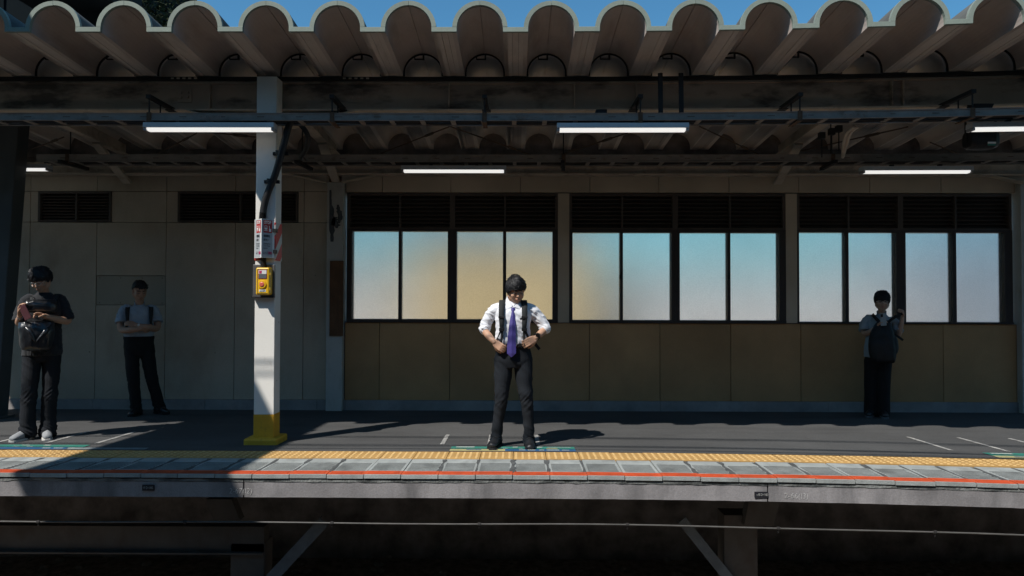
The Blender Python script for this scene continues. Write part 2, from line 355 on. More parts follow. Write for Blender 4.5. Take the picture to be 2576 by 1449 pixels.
def glass_mat():
    m = bpy.data.materials.new('frosted window glass'); m.use_nodes = True; nt = m.node_tree; n = nt.nodes; l = nt.links
    n.clear(); o = n.new('ShaderNodeOutputMaterial')
    g = n.new('ShaderNodeBsdfRefraction'); g.inputs['Roughness'].default_value = 0.36; g.inputs['IOR'].default_value = 1.45
    geo = n.new('ShaderNodeNewGeometry')
    br = n.new('ShaderNodeTexBrick'); br.offset = 0.0
    mp = n.new('ShaderNodeMapping'); mp.inputs['Rotation'].default_value = (math.pi/2, 0, 0); l.new(geo.outputs['Position'], mp.inputs['Vector'])
    l.new(mp.outputs[0], br.inputs['Vector'])
    br.inputs['Scale'].default_value = 1.0; br.inputs['Brick Width'].default_value = 0.012; br.inputs['Row Height'].default_value = 0.012
    br.inputs['Mortar Size'].default_value = 0.0018; br.inputs['Mortar Smooth'].default_value = 0.6
    br.inputs['Color1'].default_value = (0.99,0.945,0.915,1); br.inputs['Color2'].default_value = (0.95,0.905,0.875,1); br.inputs['Mortar'].default_value = (0.89,0.85,0.825,1)
    nz = n.new('ShaderNodeTexNoise'); nz.inputs['Scale'].default_value = 85; nz.inputs['Detail'].default_value = 2; l.new(geo.outputs['Position'], nz.inputs['Vector'])
    nr = n.new('ShaderNodeMapRange'); nr.inputs[1].default_value = 0.3; nr.inputs[2].default_value = 0.7; nr.inputs[3].default_value = 0.89; nr.inputs[4].default_value = 1.0; l.new(nz.outputs[0], nr.inputs[0])
    n2 = n.new('ShaderNodeTexNoise'); n2.inputs['Scale'].default_value = 1.6; l.new(geo.outputs['Position'], n2.inputs['Vector'])
    r2 = n.new('ShaderNodeMapRange'); r2.inputs[1].default_value = 0.3; r2.inputs[2].default_value = 0.7; r2.inputs[3].default_value = 0.95; r2.inputs[4].default_value = 1.0; l.new(n2.outputs[0], r2.inputs[0])
    oi = n.new('ShaderNodeObjectInfo'); r3 = n.new('ShaderNodeMapRange'); r3.inputs[3].default_value = 0.94; r3.inputs[4].default_value = 1.0; l.new(oi.outputs['Random'], r3.inputs[0])
    q1 = n.new('ShaderNodeMath'); q1.operation = 'MULTIPLY'; l.new(nr.outputs[0], q1.inputs[0]); l.new(r2.outputs[0], q1.inputs[1])
    q2 = n.new('ShaderNodeMath'); q2.operation = 'MULTIPLY'; l.new(q1.outputs[0], q2.inputs[0]); l.new(r3.outputs[0], q2.inputs[1])
    gm = n.new('ShaderNodeMix'); gm.data_type = 'RGBA'; gm.blend_type = 'MULTIPLY'; gm.inputs[0].default_value = 1.0; l.new(br.outputs['Color'], gm.inputs[6]); l.new(q2.outputs[0], gm.inputs[7])
    l.new(gm.outputs[2], g.inputs['Color'])
    d = n.new('ShaderNodeBsdfDiffuse'); d.inputs['Color'].default_value = (0.10,0.11,0.11,1)
    mx = n.new('ShaderNodeMixShader'); mx.inputs[0].default_value = 0.03
    l.new(g.outputs[0], mx.inputs[1]); l.new(d.outputs[0], mx.inputs[2]); l.new(mx.outputs[0], o.inputs['Surface'])
    return m
m_glass = glass_mat()

# ================================================================== ground, track bed, near platform
b = MB(); b.box(-900, 900, 10.4, 1600, -1.95, -1.62)
tag(b.build('ground', mat('far ground', (0.30, 0.30, 0.29), 0.95, 0.15, 0.15)), kind='structure')
b = MB(); b.box(-40, 40, 0.9, 10.4, -1.9, -1.6)
tag(b.build('track_bed', m_ballast), kind='structure')
b = MB(); b.box(-40, 40, -9, 2.2, -1.6, -0.02)
tag(b.build('near_platform', m_concrete), kind='structure')

# ================================================================== platform
plat = bpy.data.objects.new('platform', None); COL.objects.link(plat); plat.location = (0, 6, -0.3); plat['kind'] = 'structure'
# asphalt sheet, following the curve of the edge
b = MB(); xs = [-16 + 0.5*i for i in range(65)]; ys = [6.478, 6.9, 7.4, 8.2, 9.44]
vv = [(x, bend(x, y), floor_z(y)) for y in ys for x in xs]; nx = len(xs)
ff = [(j*nx+i, j*nx+i+1, (j+1)*nx+i+1, (j+1)*nx+i) for j in range(len(ys)-1) for i in range(nx-1)]
b.add(vv, ff); b.build('asphalt_surface', m_asphalt, plat, fix=False)
# mortar bed below tiles and slabs, deck body
b = MB()
for i in range(nx-1):
    x0, x1 = xs[i], xs[i+1]
    def P(x, y, z): return (x, bend(x, y), z)
    b.hexa([P(x0,5.60,-0.2),P(x1,5.60,-0.2),P(x1,9.4,-0.3),P(x0,9.4,-0.3),P(x0,5.60,-0.05),P(x1,5.60,-0.05),P(x1,9.4,-0.13),P(x0,9.4,-0.13)])
    b.hexa([P(x0,5.60,-0.06),P(x1,5.60,-0.06),P(x1,6.475,-0.06),P(x0,6.475,-0.06),P(x0,5.60,-0.024),P(x1,5.60,-0.024),P(x1,6.475,-0.034),P(x0,6.475,-0.034)])
b.build('deck_slab', m_smear, plat)
# tactile tiles, one object each
TJ = -0.03
b = MB(); hw = 0.1475
b.box(-hw, hw, 0, 0.326, -0.03, 0)
for i in range(5):
    for j in range(5):
        x = -0.12 + 0.06*i; y = 0.043 + 0.06*j
        n = 6; base = len(b.v)
        ring0 = [(x+0.0155*math.cos(2*math.pi*k/n), y+0.0155*math.sin(2*math.pi*k/n), 0.0) for k in range(n)]
        ring1 = [(x+0.0105*math.cos(2*math.pi*k/n), y+0.0105*math.sin(2*math.pi*k/n), 0.0055) for k in range(n)]
        b.add(ring0+ring1, [(k,(k+1)%n,n+(k+1)%n,n+k) for k in range(n)] + [tuple(range(n,2*n))], 1)
tile_me = b.mesh('tactile_tile', [m_tact, m_tact_dot], fix=False)
for k in range(-20, 20):
    X = TJ + 0.3*k + 0.15; Y = 6.143
    o = link('tactile_tile', tile_me, plat, local=False)
    o.location = (X + random.uniform(-.001,.001), bend(X, Y), floor_z(Y) + random.uniform(-.001, .0015))
    o.rotation_euler = (-SLOPE, 0, bslope(X, Y) + random.uniform(-.004, .004))
# edge slabs with grooves and orange strip, one object each
b = MB(); hw = 0.1465
b.box(-hw, hw, 0, 0.13, -0.029, 0)                      # nose strip
b.box(-hw, hw, 0.475, 0.626, -0.055, 0)                 # back strip
b.box(-hw, -hw+0.021, 0.13, 0.475, -0.055, 0); b.box(hw-0.021, hw, 0.13, 0.475, -0.055, 0)
b.box(-hw+0.021, hw-0.021, 0.13, 0.475, -0.055, -0.018, 1)
pitch = 0.345/8
for k in range(8):
    y = 0.13 + pitch*k
    b.box(-hw+0.021, hw-0.021, y+0.026, y+pitch, -0.018, -0.003, 1); b.box(-hw+0.021, hw-0.021, y+0.026, y+pitch, -0.003, -0.0005)
slab_me = b.mesh('edge_slab', [m_slab, m_groove])
b = MB()
b.box(-0.149, 0.149, 0.018, 0.128, 0.0, 0.004)
for k in range(3): b.box(-0.125, 0.125, 0.028+0.031*k, 0.044+0.031*k, 0.004, 0.0075)
stripe_me = b.mesh('orange_stripe', [m_orange])
smears = []
for q in range(5):
    rs = random.Random(q); b = MB(); n = 9
    lft = [(-rs.uniform(.006,.02)-0.006*math.sin(i), 0.10+0.5*i/(n-1), 0.0018) for i in range(n)]
    rgt = [(rs.uniform(.006,.03), 0.10+0.5*i/(n-1), 0.0018) for i in range(n)]
    b.add(lft+rgt, [(i, n+i, n+i+1, i+1) for i in range(n-1)]); smears.append(b.mesh('mortar_smear', [m_smear], fix=False))
for k in range(-17, 17):
    X = TJ + 0.3*k + 0.15; Y = EDGE_Y
    o = link('edge_slab', slab_me, plat)
    dz = random.uniform(-.002, .002)
    o.location = (X, bend(X, Y) + random.uniform(-.004, .004), floor_z(Y) + dz - 0.002)
    o.rotation_euler = (-SLOPE, random.uniform(-.004,.004), bslope(X, Y))
    s = link('orange_stripe', stripe_me, o, local=True)
    if random.random() < 0.75:
        s2 = link('mortar_smear', random.choice(smears), o, local=True); s2.location = (hw+0.002, 0, 0)
        s2.scale = (random.choice((-1,1))*random.uniform(.6,1.2), 1, 1)
# mortar ledge and girder face
def face_strip(name, m, X0, X1, yo, z0, z1, jit, parent, thick=0.12, seed=1):
    rs = random.Random(seed); b = MB(); n = max(2, int((X1-X0)/0.06)); pts = []
    for i in range(n+1):
        X = X0+(X1-X0)*i/n
        pts.append((X, bend(X, EDGE_Y)+yo+rs.uniform(-jit,jit)*0.5, z0+rs.uniform(-jit,jit), z1+rs.uniform(-jit,jit)))
    vs = []; fs = []
    for i,(X,y,a,c) in enumerate(pts): vs += [(X,y,a),(X,y,c),(X,y+thick,c),(X,y+thick,a)]
    for i in range(n):
        p = 4*i; q = p+4
        fs += [(p,q,q+1,p+1),(p+1,q+1,q+2,p+2),(p+3,p+2,q+2,q+3),(p,p+3,q+3,q)]
    fs += [(0,1,2,3),(4*n+3,4*n+2,4*n+1,4*n)]
    b.add(vs, fs); return b.build(name, m, parent)
GZ0 = at(1290, 1252.5, EDGE_Y+0.03).z; GZ1 = at(1290, 1214, EDGE_Y+0.03).z; LZ1 = at(1290, 1206.5, EDGE_Y+0.03).z
GJ = [-12.0, -6.65, -2.20, 2.0, 6.2, 12.0]
for i in range(5):
    face_strip('girder_face', m_concrete, GJ[i]+0.006, GJ[i+1]-0.006, 0.014, GZ0, GZ1, 0.0012, plat, 0.3, 11+i)
    face_strip('mortar_ledge', m_ledge, GJ[i]+0.004, GJ[i+1]-0.004, 0.010, GZ1+0.003, LZ1, 0.0035, plat, 0.3, 31+i)
# queue lines
def qline(X, Y0, Y1, w):
    b = MB(); n = 4; vs = []; fs = []
    for i in range(n+1):
        Y = Y0+(Y1-Y0)*i/n
        vs += [(X-w/2, bend(X,Y), floor_z(Y)+.004), (X+w/2, bend(X,Y), floor_z(Y)+.004)]
    for i in range(n): fs.append((2*i,2*i+1,2*i+3,2*i+2))
    b.add(vs, fs); b.build('queue_line', m_paint, plat, fix=False)
for X in (-0.74, -0.27, 0.215, 4.20, 4.72, 5.24, -4.19, -4.70, -5.21):
    qline(X, 6.83 if abs(X) < 3 else 6.80, 7.50 if abs(X) > 3 else 7.40, 0.042)
# boarding stickers
def sticker(name, X0, X1, label, strips, prints, seed):
    t = thing(name, ((X0+X1)/2, 6.6, floor_z(6.6)), label, 'floor sticker', 'boarding stickers behind the tactile paving')
    rs = random.Random(seed)
    def sheet(nm, m, xa, xb, ya, yb, lift):
        b = MB(); n = 6; vs = []
        for i in range(n+1):
            X = xa+(xb-xa)*i/n
            vs += [(X, bend(X,ya), floor_z(ya)+lift), (X, bend(X,yb), floor_z(yb)+lift)]
        b.add(vs, [(2*i,2*i+2,2*i+3,2*i+1) for i in range(n)]); b.build(nm, m, t, fix=False)
    for (m, a, c, ya, yb) in strips: sheet('strip', m, X0+a*(X1-X0), X0+c*(X1-X0), ya, yb, 0.004)
    for (m, a, c, ya, yb) in prints: sheet('print', m, X0+a*(X1-X0), X0+c*(X1-X0), ya, yb, 0.006)
S1 = [(m_green,0,1,6.592,6.72),(m_cream,0,0.44,6.497,6.588),(m_blue,0.44,1,6.497,6.588)]
PR = [(m_stprint,.04,.19,6.662,6.70),(m_stprint,.36,.41,6.672,6.69),(m_stprint,.50,.54,6.668,6.70),(m_stprint,.33,.37,6.612,6.635),(m_stprint,.42,.46,6.606,6.63),
      (m_stprint,.66,.74,6.664,6.70),(m_stprint,.55,.58,6.612,6.63),(m_cream,.77,.86,6.604,6.64),(m_stprint,.78,.97,6.675,6.688),(m_blue,.13,.25,6.535,6.56),(m_ink,.31,.38,6.53,6.565),
      (m_stprint,.55,.60,6.53,6.555),(m_stprint,.62,.68,6.53,6.555),(m_stprint,.71,.75,6.53,6.555),(m_stprint,.77,.87,6.53,6.56),(m_stprint,.89,.95,6.53,6.55)]
sticker('boarding_sticker', -0.635, 0.565, 'green and blue boarding sticker at the feet of the man in a tie', S1, PR, 1)
S2 = [(m_green,0,.78,6.592,6.72),(m_blue,0,.72,6.497,6.588),(m_pale,.70,1.2,6.497,6.585)]
sticker('boarding_sticker', -5.4, -3.85, 'green and blue boarding sticker in front of the man in black', S2, PR[:5]+PR[11:14], 2)
sticker('boarding_sticker', 4.42, 5.7, 'teal boarding sticker at the right edge beside the slanted lines', S1, PR, 3)

# number plates and chalk marks on the girder
def plate(px, py, w, h, label, text, chalk=None):
    p = at(px, py, 5.54); X = p.x; Y = bend(X, EDGE_Y)+0.014
    t = thing('number_plate', (X, Y, p.z), label, 'number plate', 'number plates on the platform edge')
    b = MB(); b.box(X-w/2, X+w/2, Y-0.009, Y-0.003, p.z-h/2, p.z+h/2); b.build('plate', m_ink, t)
    u = Vector((1, bslope(X, EDGE_Y), 0))
    lettering(text, h*0.62, frame((X, Y-0.0105, p.z), u, (0,0,1)), m_chalk, t, stretch=0.62)
plate(377, 1225, 0.098, 0.046, 'small black number plate on the shaded left part of the platform edge', '49 D=1485')
plate(1907, 1238, 0.108, 0.046, 'small black number plate on the sunlit right part of the platform edge', 'No.48 D=1485')
def chalk(px, py, size, text):
    p = at(px, py, 5.54); Y = bend(p.x, EDGE_Y)+0.014
    o = lettering(text, size, frame((p.x, Y-0.0022, p.z), Vector((1, bslope(p.x, EDGE_Y), 0)), (0.08,0,1)), m_chalkfaint, plat, stretch=0.95, bold=-0.0006)
    o.name = 'chalk_writing'; o.data.transform(Matrix.Translation((0,0,0)))
m_chalkfaint = mat('faint chalk', (0.60, 0.59, 0.58), 0.95, 0.25, 90)
chalk(1993, 1241, 0.062, '2-66(I3)')
chalk(608, 1234, 0.062, '2-67(I2)')

# ================================================================== space below the platform
b = MB(); b.box(-20, 20, 8.0, 8.3, -1.6, -0.31)  # wall added to block light behind the space under the deck
tag(b.build('light_stop_wall', m_under), 'wall added under the back of the platform to stop light', 'wall')
def pt(x, y, Y): return at(x, y, Y)
def support(x0, x1, ytop, label, lean, brace, group='steel supports under the platform'):
    p0, p1 = pt(x0, 1400, 6.0), pt(x1, 1400, 6.0); cx = (p0.x+p1.x)/2; w = p1.x-p0.x
    zt = pt(x0, ytop, 5.95).z
    t = thing('platform_support', (cx, 6.05, -1.6), label, 'support', group)
    b = MB(); b.box(cx-w/2, cx+w/2, 6.0, 6.2, -1.6, zt); b.build('post', m_steel, t, bevel=0.004)
    q0, q1, q2, q3 = lean
    b = MB(); pl = [pt(*q0, 5.93), pt(*q1, 5.93), pt(*q2, 5.93), pt(*q3, 5.93)]
    b.prism(pl, (0,0,0), (0,0.10,0)); b.build('haunch_plate', m_steel, t)
    a, c, wd = brace
    A, C = pt(*a, 5.95), pt(*c, 5.95); d = (C-A).normalized(); nrm = Vector((-d.z, 0, d.x))
    b = MB(); b.obox((A+C)/2, (C-A)/2, nrm*wd/2, Vector((0,0.006,0)))
    b.obox((A+C)/2+nrm*(wd/2-0.004)+Vector((0,0.03,0)), (C-A)/2, nrm*0.004, Vector((0,0.03,0)))
    b.obox((A+C)/2-nrm*(wd/2-0.004)+Vector((0,0.03,0)), (C-A)/2, nrm*0.004, Vector((0,0.03,0)))
    b.build('brace', m_brace, t)
    return t
s1 = support(580, 665, 1372, 'left steel support post with a brace slanting up to the right', ((518,1256),(582,1256),(603,1309),(537,1309)), ((815,1318),(655,1475)), 0.085) if False else \
     support(580, 665, 1372, 'left steel support post with a brace slanting up to the right', ((518,1256),(582,1256),(603,1309),(537,1309)), ((815,1312),(650,1490),0.10))
b = MB(); A = pt(-60, 1352, 6.0); C = pt(664, 1352, 6.0)
b.box(A.x, C.x, 6.0, 6.12, pt(0,1384,6.0).z, pt(0,1322,6.0).z); b.box(A.x, C.x, 5.955, 6.17, pt(0,1388,6.0).z, pt(0,1384,6.0).z-0.001)
b.build('cross_beam', m_steel, s1)
s2 = support(1822, 1906, 1300, 'right steel support post with a brace slanting up to the left', ((1884,1262),(1962,1262),(1946,1322),(1872,1322)), ((1715,1308),(1845,1470),0.085))
# thin pipe along the edge
t = thing('service_pipe', (0, 5.5, -0.5), 'thin grey pipe running along below the platform edge', 'pipe')
b = MB(); pl = []
for i in range(41):
    X = -6+12*i/40; z = pt(1300+X*300, 1313+ (X+4.3)*1.75, 5.56).z
    pl.append((X, bend(X, 5.5)+0.08, z+0.004*math.sin(X*2.1)))
b.tube(pl, 0.0070, 8, round_end=False); b.build('pipe', m_pipe, t, smooth=True)
for k in range(9):
    p = pl[3+4*k]; b = MB(); b.tube([(p[0]-.012,p[1],p[2]),(p[0]+.012,p[1],p[2])], 0.014, 8, round_end=False)
    b.box(p[0]-.003,p[0]+.003,p[1]-.003,p[1]+.003,p[2]-.035,p[2]); b.build('pipe_clip', m_dark, t)
# rubble and litter on the dirt, uncounted
b = MB(); rs = random.Random(5)
for i in range(260):
    x, y = rs.uniform(-6, 6), rs.uniform(6.4, 9.0); r = rs.uniform(.02, .07)
    b.ell((x, y, -1.6+r*0.3), (r, r*rs.uniform(.5,1), r*0.5), n=6, k=4)
tag(b.build('rubble', m_ballast), 'loose stones on the dirt under the platform', 'rubble', kind='stuff')
# ================================================================== station wall
wall = thing('station_wall', (0, WALL_Y, -0.09), 'dim beige panelled wall with dark framed frosted windows behind the platform', 'wall')
WY = WALL_Y
def wx(x, y=760): return at(x, y, WY).x
def wz(y, x=1300): return at(x, y, WY).z
Z_BASE, Z_PL = floor_z(WY)-0.02, wz(1008)
Z_TOP = wz(430)
def panel(xa, xb, za, zb, m, dy=0.0, nm='wall_panel', thick=0.05, gap=0.0035):
    b = MB(); b.box(xa+gap, xb-gap, WY+dy, WY+dy+thick, za+gap, zb-gap); return b.build(nm, m, wall, bevel=0.003)
b = MB(); b.box(-16, 16, WY+0.13, WY+0.2, Z_BASE-0.2, wz(809)); b.box(-16, wx(868), WY+0.13, WY+0.2, wz(809), Z_TOP+0.6)
b.box(wx(868), 16, WY+0.112, WY+0.2, wz(486)-0.02, Z_TOP+0.6); b.build('backing_board', m_under, wall)
# plinth pieces
pxs = [-12, -9, wx(-100), wx(240), wx(520), wx(800), wx(872), wx(1240), wx(1660), wx(2080), wx(2553), 12]
for i in range(len(pxs)-1):
    b = MB(); b.box(pxs[i]+.001, pxs[i+1]-.001, WY-0.025, WY+0.1, Z_BASE, Z_PL); b.build('plinth', m_plinth, wall, bevel=0.006)
# left section
lx = [wx(-270), wx(-98), wx(73), wx(241), wx(416), wx(590), wx(763), wx(826)]
Zm = wz(561)
vents = [(wx(93), wx(277)), (wx(445), wx(748))]; vz0, vz1 = wz(560), wz(483)
for i in range(len(lx)-1):
    a, c = lx[i], lx[i+1]
    if i == 3:                                   # the one with the patch board
        pz0, pz1 = wz(770), wz(696)
        panel(a, c, Z_PL, pz0, m_panel); panel(a, c, pz1, Zm, m_panel)
        panel(a, c, pz0, pz1, m_patch, 0.006, 'patch_board')
        b = MB()
        for fx in (.05,.35,.66,.95):
            for z in (pz0+.03, pz1-.03): b.tube([(a+(c-a)*fx, WY+0.006, z),(a+(c-a)*fx, WY+0.002, z)], .006, 6, round_end=False)
        b.build('screw', m_dark, wall)
    else:
        panel(a, c, Z_PL, Zm, m_panel)
    # upper row, leaving the louver openings free
    segs = [(a, c)]
    for v0, v1 in vents:
        ns = []
        for s0, s1_ in segs:
            if v1 <= s0 or v0 >= s1_: ns.append((s0, s1_)); continue
            if v0 > s0: ns.append((s0, v0))
            if v1 < s1_: ns.append((v1, s1_))
        segs = ns
    for s0, s1_ in segs: panel(s0, s1_, Zm, vz1, m_panel)
    panel(a, c, vz1, Z_TOP, m_panel)
def louver(x0, x1, z0, z1, n, mid, parent=wall, fr=0.03):
    f = MB(); y0, y1 = WY-0.012, WY+0.1
    f.box(x0, x1, y0, y1, z1-fr, z1); f.box(x0, x1, y0, y1, z0, z0+fr*0.6)
    f.box(x0, x0+fr, y0, y1, z0+fr*.6, z1-fr); f.box(x1-fr, x1, y0, y1, z0+fr*.6, z1-fr)
    f.box(x0+fr, x1-fr, WY+0.095, WY+0.099, z0+fr*.6, z1-fr)
    if mid: 
        for q in mid: f.box(q-.012, q+.012, y0+.004, y1-.006, z0+fr*.6, z1-fr)
    fo = f.build('louver', m_louver, parent)
    s = MB(); w2 = (x1-x0)/2-fr-.002
    s.obox((0,0,0), (w2,0,0), (0,0.032,0.020), (0,-0.002,0.003))
    sm = s.mesh('slat', [m_louver])
    for i in range(n):
        z = z0+fr*.6+(z1-z0-1.6*fr)*(i+.5)/n
        so = link('slat', sm, fo, local=True); so.location = ((x0+x1)/2, WY+0.045, z)
    return fo
for v0, v1 in vents: louver(v0, v1, vz0+.002, vz1-.002, 9, [v0+(v1-v0)*.52])
# posts
def wpost(x0, x1, nm='post', m=m_post):
    b = MB(); b.box(wx(x0), wx(x1), WY-0.10, WY+0.12, Z_BASE+.02, wz(462)); return b.build(nm, m, wall, bevel=0.005)
po = wpost(826, 866); po['label'] = 'cream wall post with peeling paint and a timber board'
wpost(2557, 2602)
# peeled patches on the post
rs = random.Random(3)
def scab(px, py0, py1, w0):
    b = MB(); n = 14; L = []; Rr = []
    for i in range(n+1):
        f = i/n; p = at(px + 3*math.sin(5*f+px), py0+(py1-py0)*f, WY-0.1)
        ww = w0*(0.35+0.65*math.sin(math.pi*min(1,f*1.02)))*rs.uniform(.55,1.15)
        L.append((max(p.x-ww, wx(826)+.032), WY-0.1035, p.z)); Rr.append((min(p.x+ww*rs.uniform(.6,1.2), wx(866)-0.0), WY-0.1035, p.z))
    b.add(L+Rr, [(i, n+1+i, n+2+i, i+1) for i in range(n)]); b.build('peeled_patch', m_scab, po, fix=False)
scab(833, 478, 608, 0.055); scab(853, 515, 562, 0.040); scab(845, 546, 574, 0.06)
b = MB(); b.box(at(827,700,WY-.1).x+.02, at(861,700,WY-.1).x+.02, WY-0.128, WY-0.1, at(840,845,WY-.1).z, at(840,656,WY-.1).z); b.build('timber_board', m_wood, po, bevel=0.004)
# window section: strip above, ochre below
ux = [wx(868), wx(960), wx(1133), wx(1308), wx(1484), wx(1658), wx(1835), wx(2011), wx(2190), wx(2370), wx(2556), wx(2740)]
for i in range(len(ux)-1): panel(ux[i], ux[i+1], wz(485), Z_TOP, m_beige)
ox = [wx(868), wx(955), wx(1132), wx(1306), wx(1483), wx(1660), wx(1838), wx(2014), wx(2194), wx(2372), wx(2556), wx(2740)]
for i in range(len(ox)-1): panel(ox[i], ox[i+1], Z_PL, wz(812), m_ochre)
bands = [(873, 1403, 1137, [(885.5,1002),(1009.5,1126),(1148.5,1265),(1273,1390)], 582, 803.5),
         (1432, 1976, 1699, [(1440,1560),(1567,1688.5),(1709.5,1830.5),(1837.5,1959.5)], 584.5, 804.5),
         (2005, 2546, 2266, [(2009.5,2126.5),(2135,2254),(2277.5,2396.5),(2406,2527)], 583, 807.5)]
for bi, (xa, xb, xm, panes, py0, py1) in enumerate(bands):
    for (u0, u1, ps) in ((xa, xm, panes[:2]), (xm, xb, panes[2:])):
        X0, X1 = wx(u0)+.0005, wx(u1)-.0005
        zt, zb = wz(486.5), wz(811)
        zl = wz(py0)                                  # bottom of the louver part
        louver(X0, X1, wz(577), zt, 8, [(X0+X1)/2], fr=0.035)
        f = MB(); y0, y1 = WY-0.02, WY+0.11
        zp0, zp1 = wz(py1), wz(py0)
        f.box(X0, X1, y0, y1, zp1, wz(577)-.001); f.box(X0, X1, y0-.012, y1+.02, zb-.004, zp0)
        e = [X0, wx(ps[0][0]), wx(ps[0][1]), wx(ps[1][0]), wx(ps[1][1]), X1]
        f.box(e[0], e[1], y0, y1, zp0, zp1); f.box(e[2], e[3], y0+.012, y1-.01, zp0, zp1); f.box(e[4], e[5], y0, y1, zp0, zp1)
        fo = f.build('window', m_frame, wall)
        for k in (0, 1):
            g = MB(); yy = WY+0.03+0.022*k
            g.box(e[1+2*k]-.006, e[2+2*k]+.006, yy, yy+0.006, zp0-.006, zp1+.006); g.build('pane', m_glass, fo)
        if bi == 1:
            c = (e[2]+e[3])/2; zc = wz(693); h = MB()
            h.box(c-.022, c+.006, y0-.012, y0+.012, zc-.05, zc+.055); h.box(c-.034, c-.016, y0-.03, y0-.012, zc-.045, zc+.012); h.build('latch', m_black, fo, bevel=.003)
    if bi < 2:
        nx0 = bands[bi+1][0]
        b = MB(); b.box(wx(xb)+.002, wx(nx0)-.002, WY-0.02, WY+0.1, wz(811), wz(486.5)); b.build('mullion_panel', m_beige, wall, bevel=.003)

# ================================================================== things outside behind the glass
def house(name, X0, X1, Y0, Y1, Zt, m, mr, label, wins):
    t = thing(name, ((X0+X1)/2, (Y0+Y1)/2, -1.62), label, 'building', 'buildings beyond the frosted windows')
    b = MB(); b.box(X0, X1, Y0, Y1, -1.62, Zt); b.build('wall', m, t)
    b = MB(); b.box(X0-.2, X1+.2, Y0-.2, Y1+.2, Zt, Zt+.18); b.build('roof', mr, t)
    for (fx, z) in wins:
        x = X0+(X1-X0)*fx; b = MB(); b.box(x-.35, x+.35, Y0-.03, Y0+.02, z, z+1.0); b.build('window', m_frame, t)
    return t
m_yb = mat('sunlit yellow render', (0.76, 0.63, 0.36), 0.9, 0.05, 0.5); m_wb = mat('pale grey render', (0.68,0.70,0.70), 0.9, 0.05, 0.5); m_gb = mat('blue grey cladding', (0.34,0.42,0.50), 0.9, 0.05, 0.5)
m_tile = mat('grey roof tiles', (0.20,0.20,0.21), 0.8, 0.1, 2)
house('yellow_building', -3.9, 2.9, 26, 34, 3.7, m_yb, m_yb, 'blurred yellow building seen through the left and middle frosted windows', [])
house('pale_building', 3.8, 17.5, 30, 36, 2.6, m_wb, m_wb, 'blurred pale grey building seen through the right frosted windows', [])
house('pale_building', -17.0, -4.7, 31, 37, 2.9, m_wb, m_wb, 'blurred pale grey building seen through the leftmost frosted pane', [])
house('blue_grey_building', 18.2, 34, 28, 36, 4.2, m_gb, m_gb, 'blurred blue grey building seen through the rightmost frosted pane', [])

# ================================================================== canopy
can = thing('platform_canopy', (0, 7, 3.4), 'barrel vaulted platform canopy with scalloped grey green front edge', 'canopy')
PER, FY, RI, RO = 0.6363, 6.05, 0.207, 0.247
CX0 = at(1207.6, 40, FY).x
RSL = 0.0835
ZV = at(1300, 82.7, FY).z                       # underside of the troughs at the front edge
LEG = 0.030
Y2, Y3 = 7.0, 9.66
def rz(Y): return ZV - RSL*(Y-FY)
def arch_poly(r, legh, n=18, notch=0.0):
    pts = [(-r, -legh)]
    for i in range(n+1):
        a = math.pi*(1-i/n); x, z = r*math.cos(a), r*math.sin(a)
        if notch and i == n//2: pts += [(-.004, r), (-.004, r+notch), (.004, r+notch), (.004, r)]
        else: pts.append((x, z))
    pts.append((r, -legh)); return pts
def vault_mesh(Xc, Ya, Yb, ri, ro, nseg=3):
    b = MB(); inn = arch_poly(ri, LEG, notch=0.012); out = arch_poly(ro, LEG, notch=0.0)
    # pad the outer so counts match
    k = len(inn)-len(out); mid = len(out)//2; out = out[:mid]+[out[mid]]*k+out[mid:]
    n = len(inn); rings = []
    for j in range(nseg+1):
        Y = Ya+(Yb-Ya)*j/nseg
        for prof in (inn, out):
            for (x, z) in prof:
                X = Xc+x; b.v.append((X, bend(X, Y), rz(Y)+LEG+z+0.0))
    for j in range(nseg):
        a = j*2*n; c = a+2*n
        for i in range(n-1):
            b.f.append((a+i, a+i+1, c+i+1, c+i)); b.m.append(0)
            b.f.append((a+n+i, c+n+i, c+n+i+1, a+n+i+1)); b.m.append(1)
        b.f.append((a, c, c+n, a+n)); b.m.append(0); b.f.append((a+n-1, a+2*n-1, c+2*n-1, c+n-1)); b.m.append(0)
    for a in (0, nseg*2*n):
        for i in range(n-1): b.f.append((a+i, a+n+i, a+n+i+1, a+i+1)); b.m.append(0)
    return b
def ring_strip(name, m, Xc, Y, r0, r1, th, parent, a0=0.0, a1=math.pi, legh=LEG, n=16, zoff=0.0, legs=(True, True)):
    b = MB(); prof = []
    A = [a1-(a1-a0)*i/n for i in range(n+1)]
    pin = [(r0*math.cos(a), r0*math.sin(a)) for a in A]; pout = [(r1*math.cos(a), r1*math.sin(a)) for a in A]
    if legs[0]: pin.insert(0, (-r0, -legh)); pout.insert(0, (-r1, -legh))
    if legs[1]: pin.append((r0, -legh)); pout.append((r1, -legh))
    n2 = len(pin)
    for Yo in (0.0, th):
        for pr in (pin, pout):
            for x, z in pr: b.v.append((Xc+x, bend(Xc+x, Y)+Yo, rz(Y)+LEG+z+zoff))
    for i in range(n2-1):
        b.f += [(i, i+1, n2+i+1, n2+i), (2*n2+i, 3*n2+i, 3*n2+i+1, 2*n2+i+1), (i, 2*n2+i, 2*n2+i+1, i+1), (n2+i, n2+i+1, 3*n2+i+1, 3*n2+i)]
    b.f += [(0, n2, 3*n2, 2*n2), (n2-1, 3*n2-1, 4*n2-1, 2*n2-1)] if False else [(0, n2, 3*n2, 2*n2), (n2-1, 3*n2-1, 4*n2-1, 2*n2-1)]
    b.m = [0]*len(b.f)
    return b.build(name, m, parent)
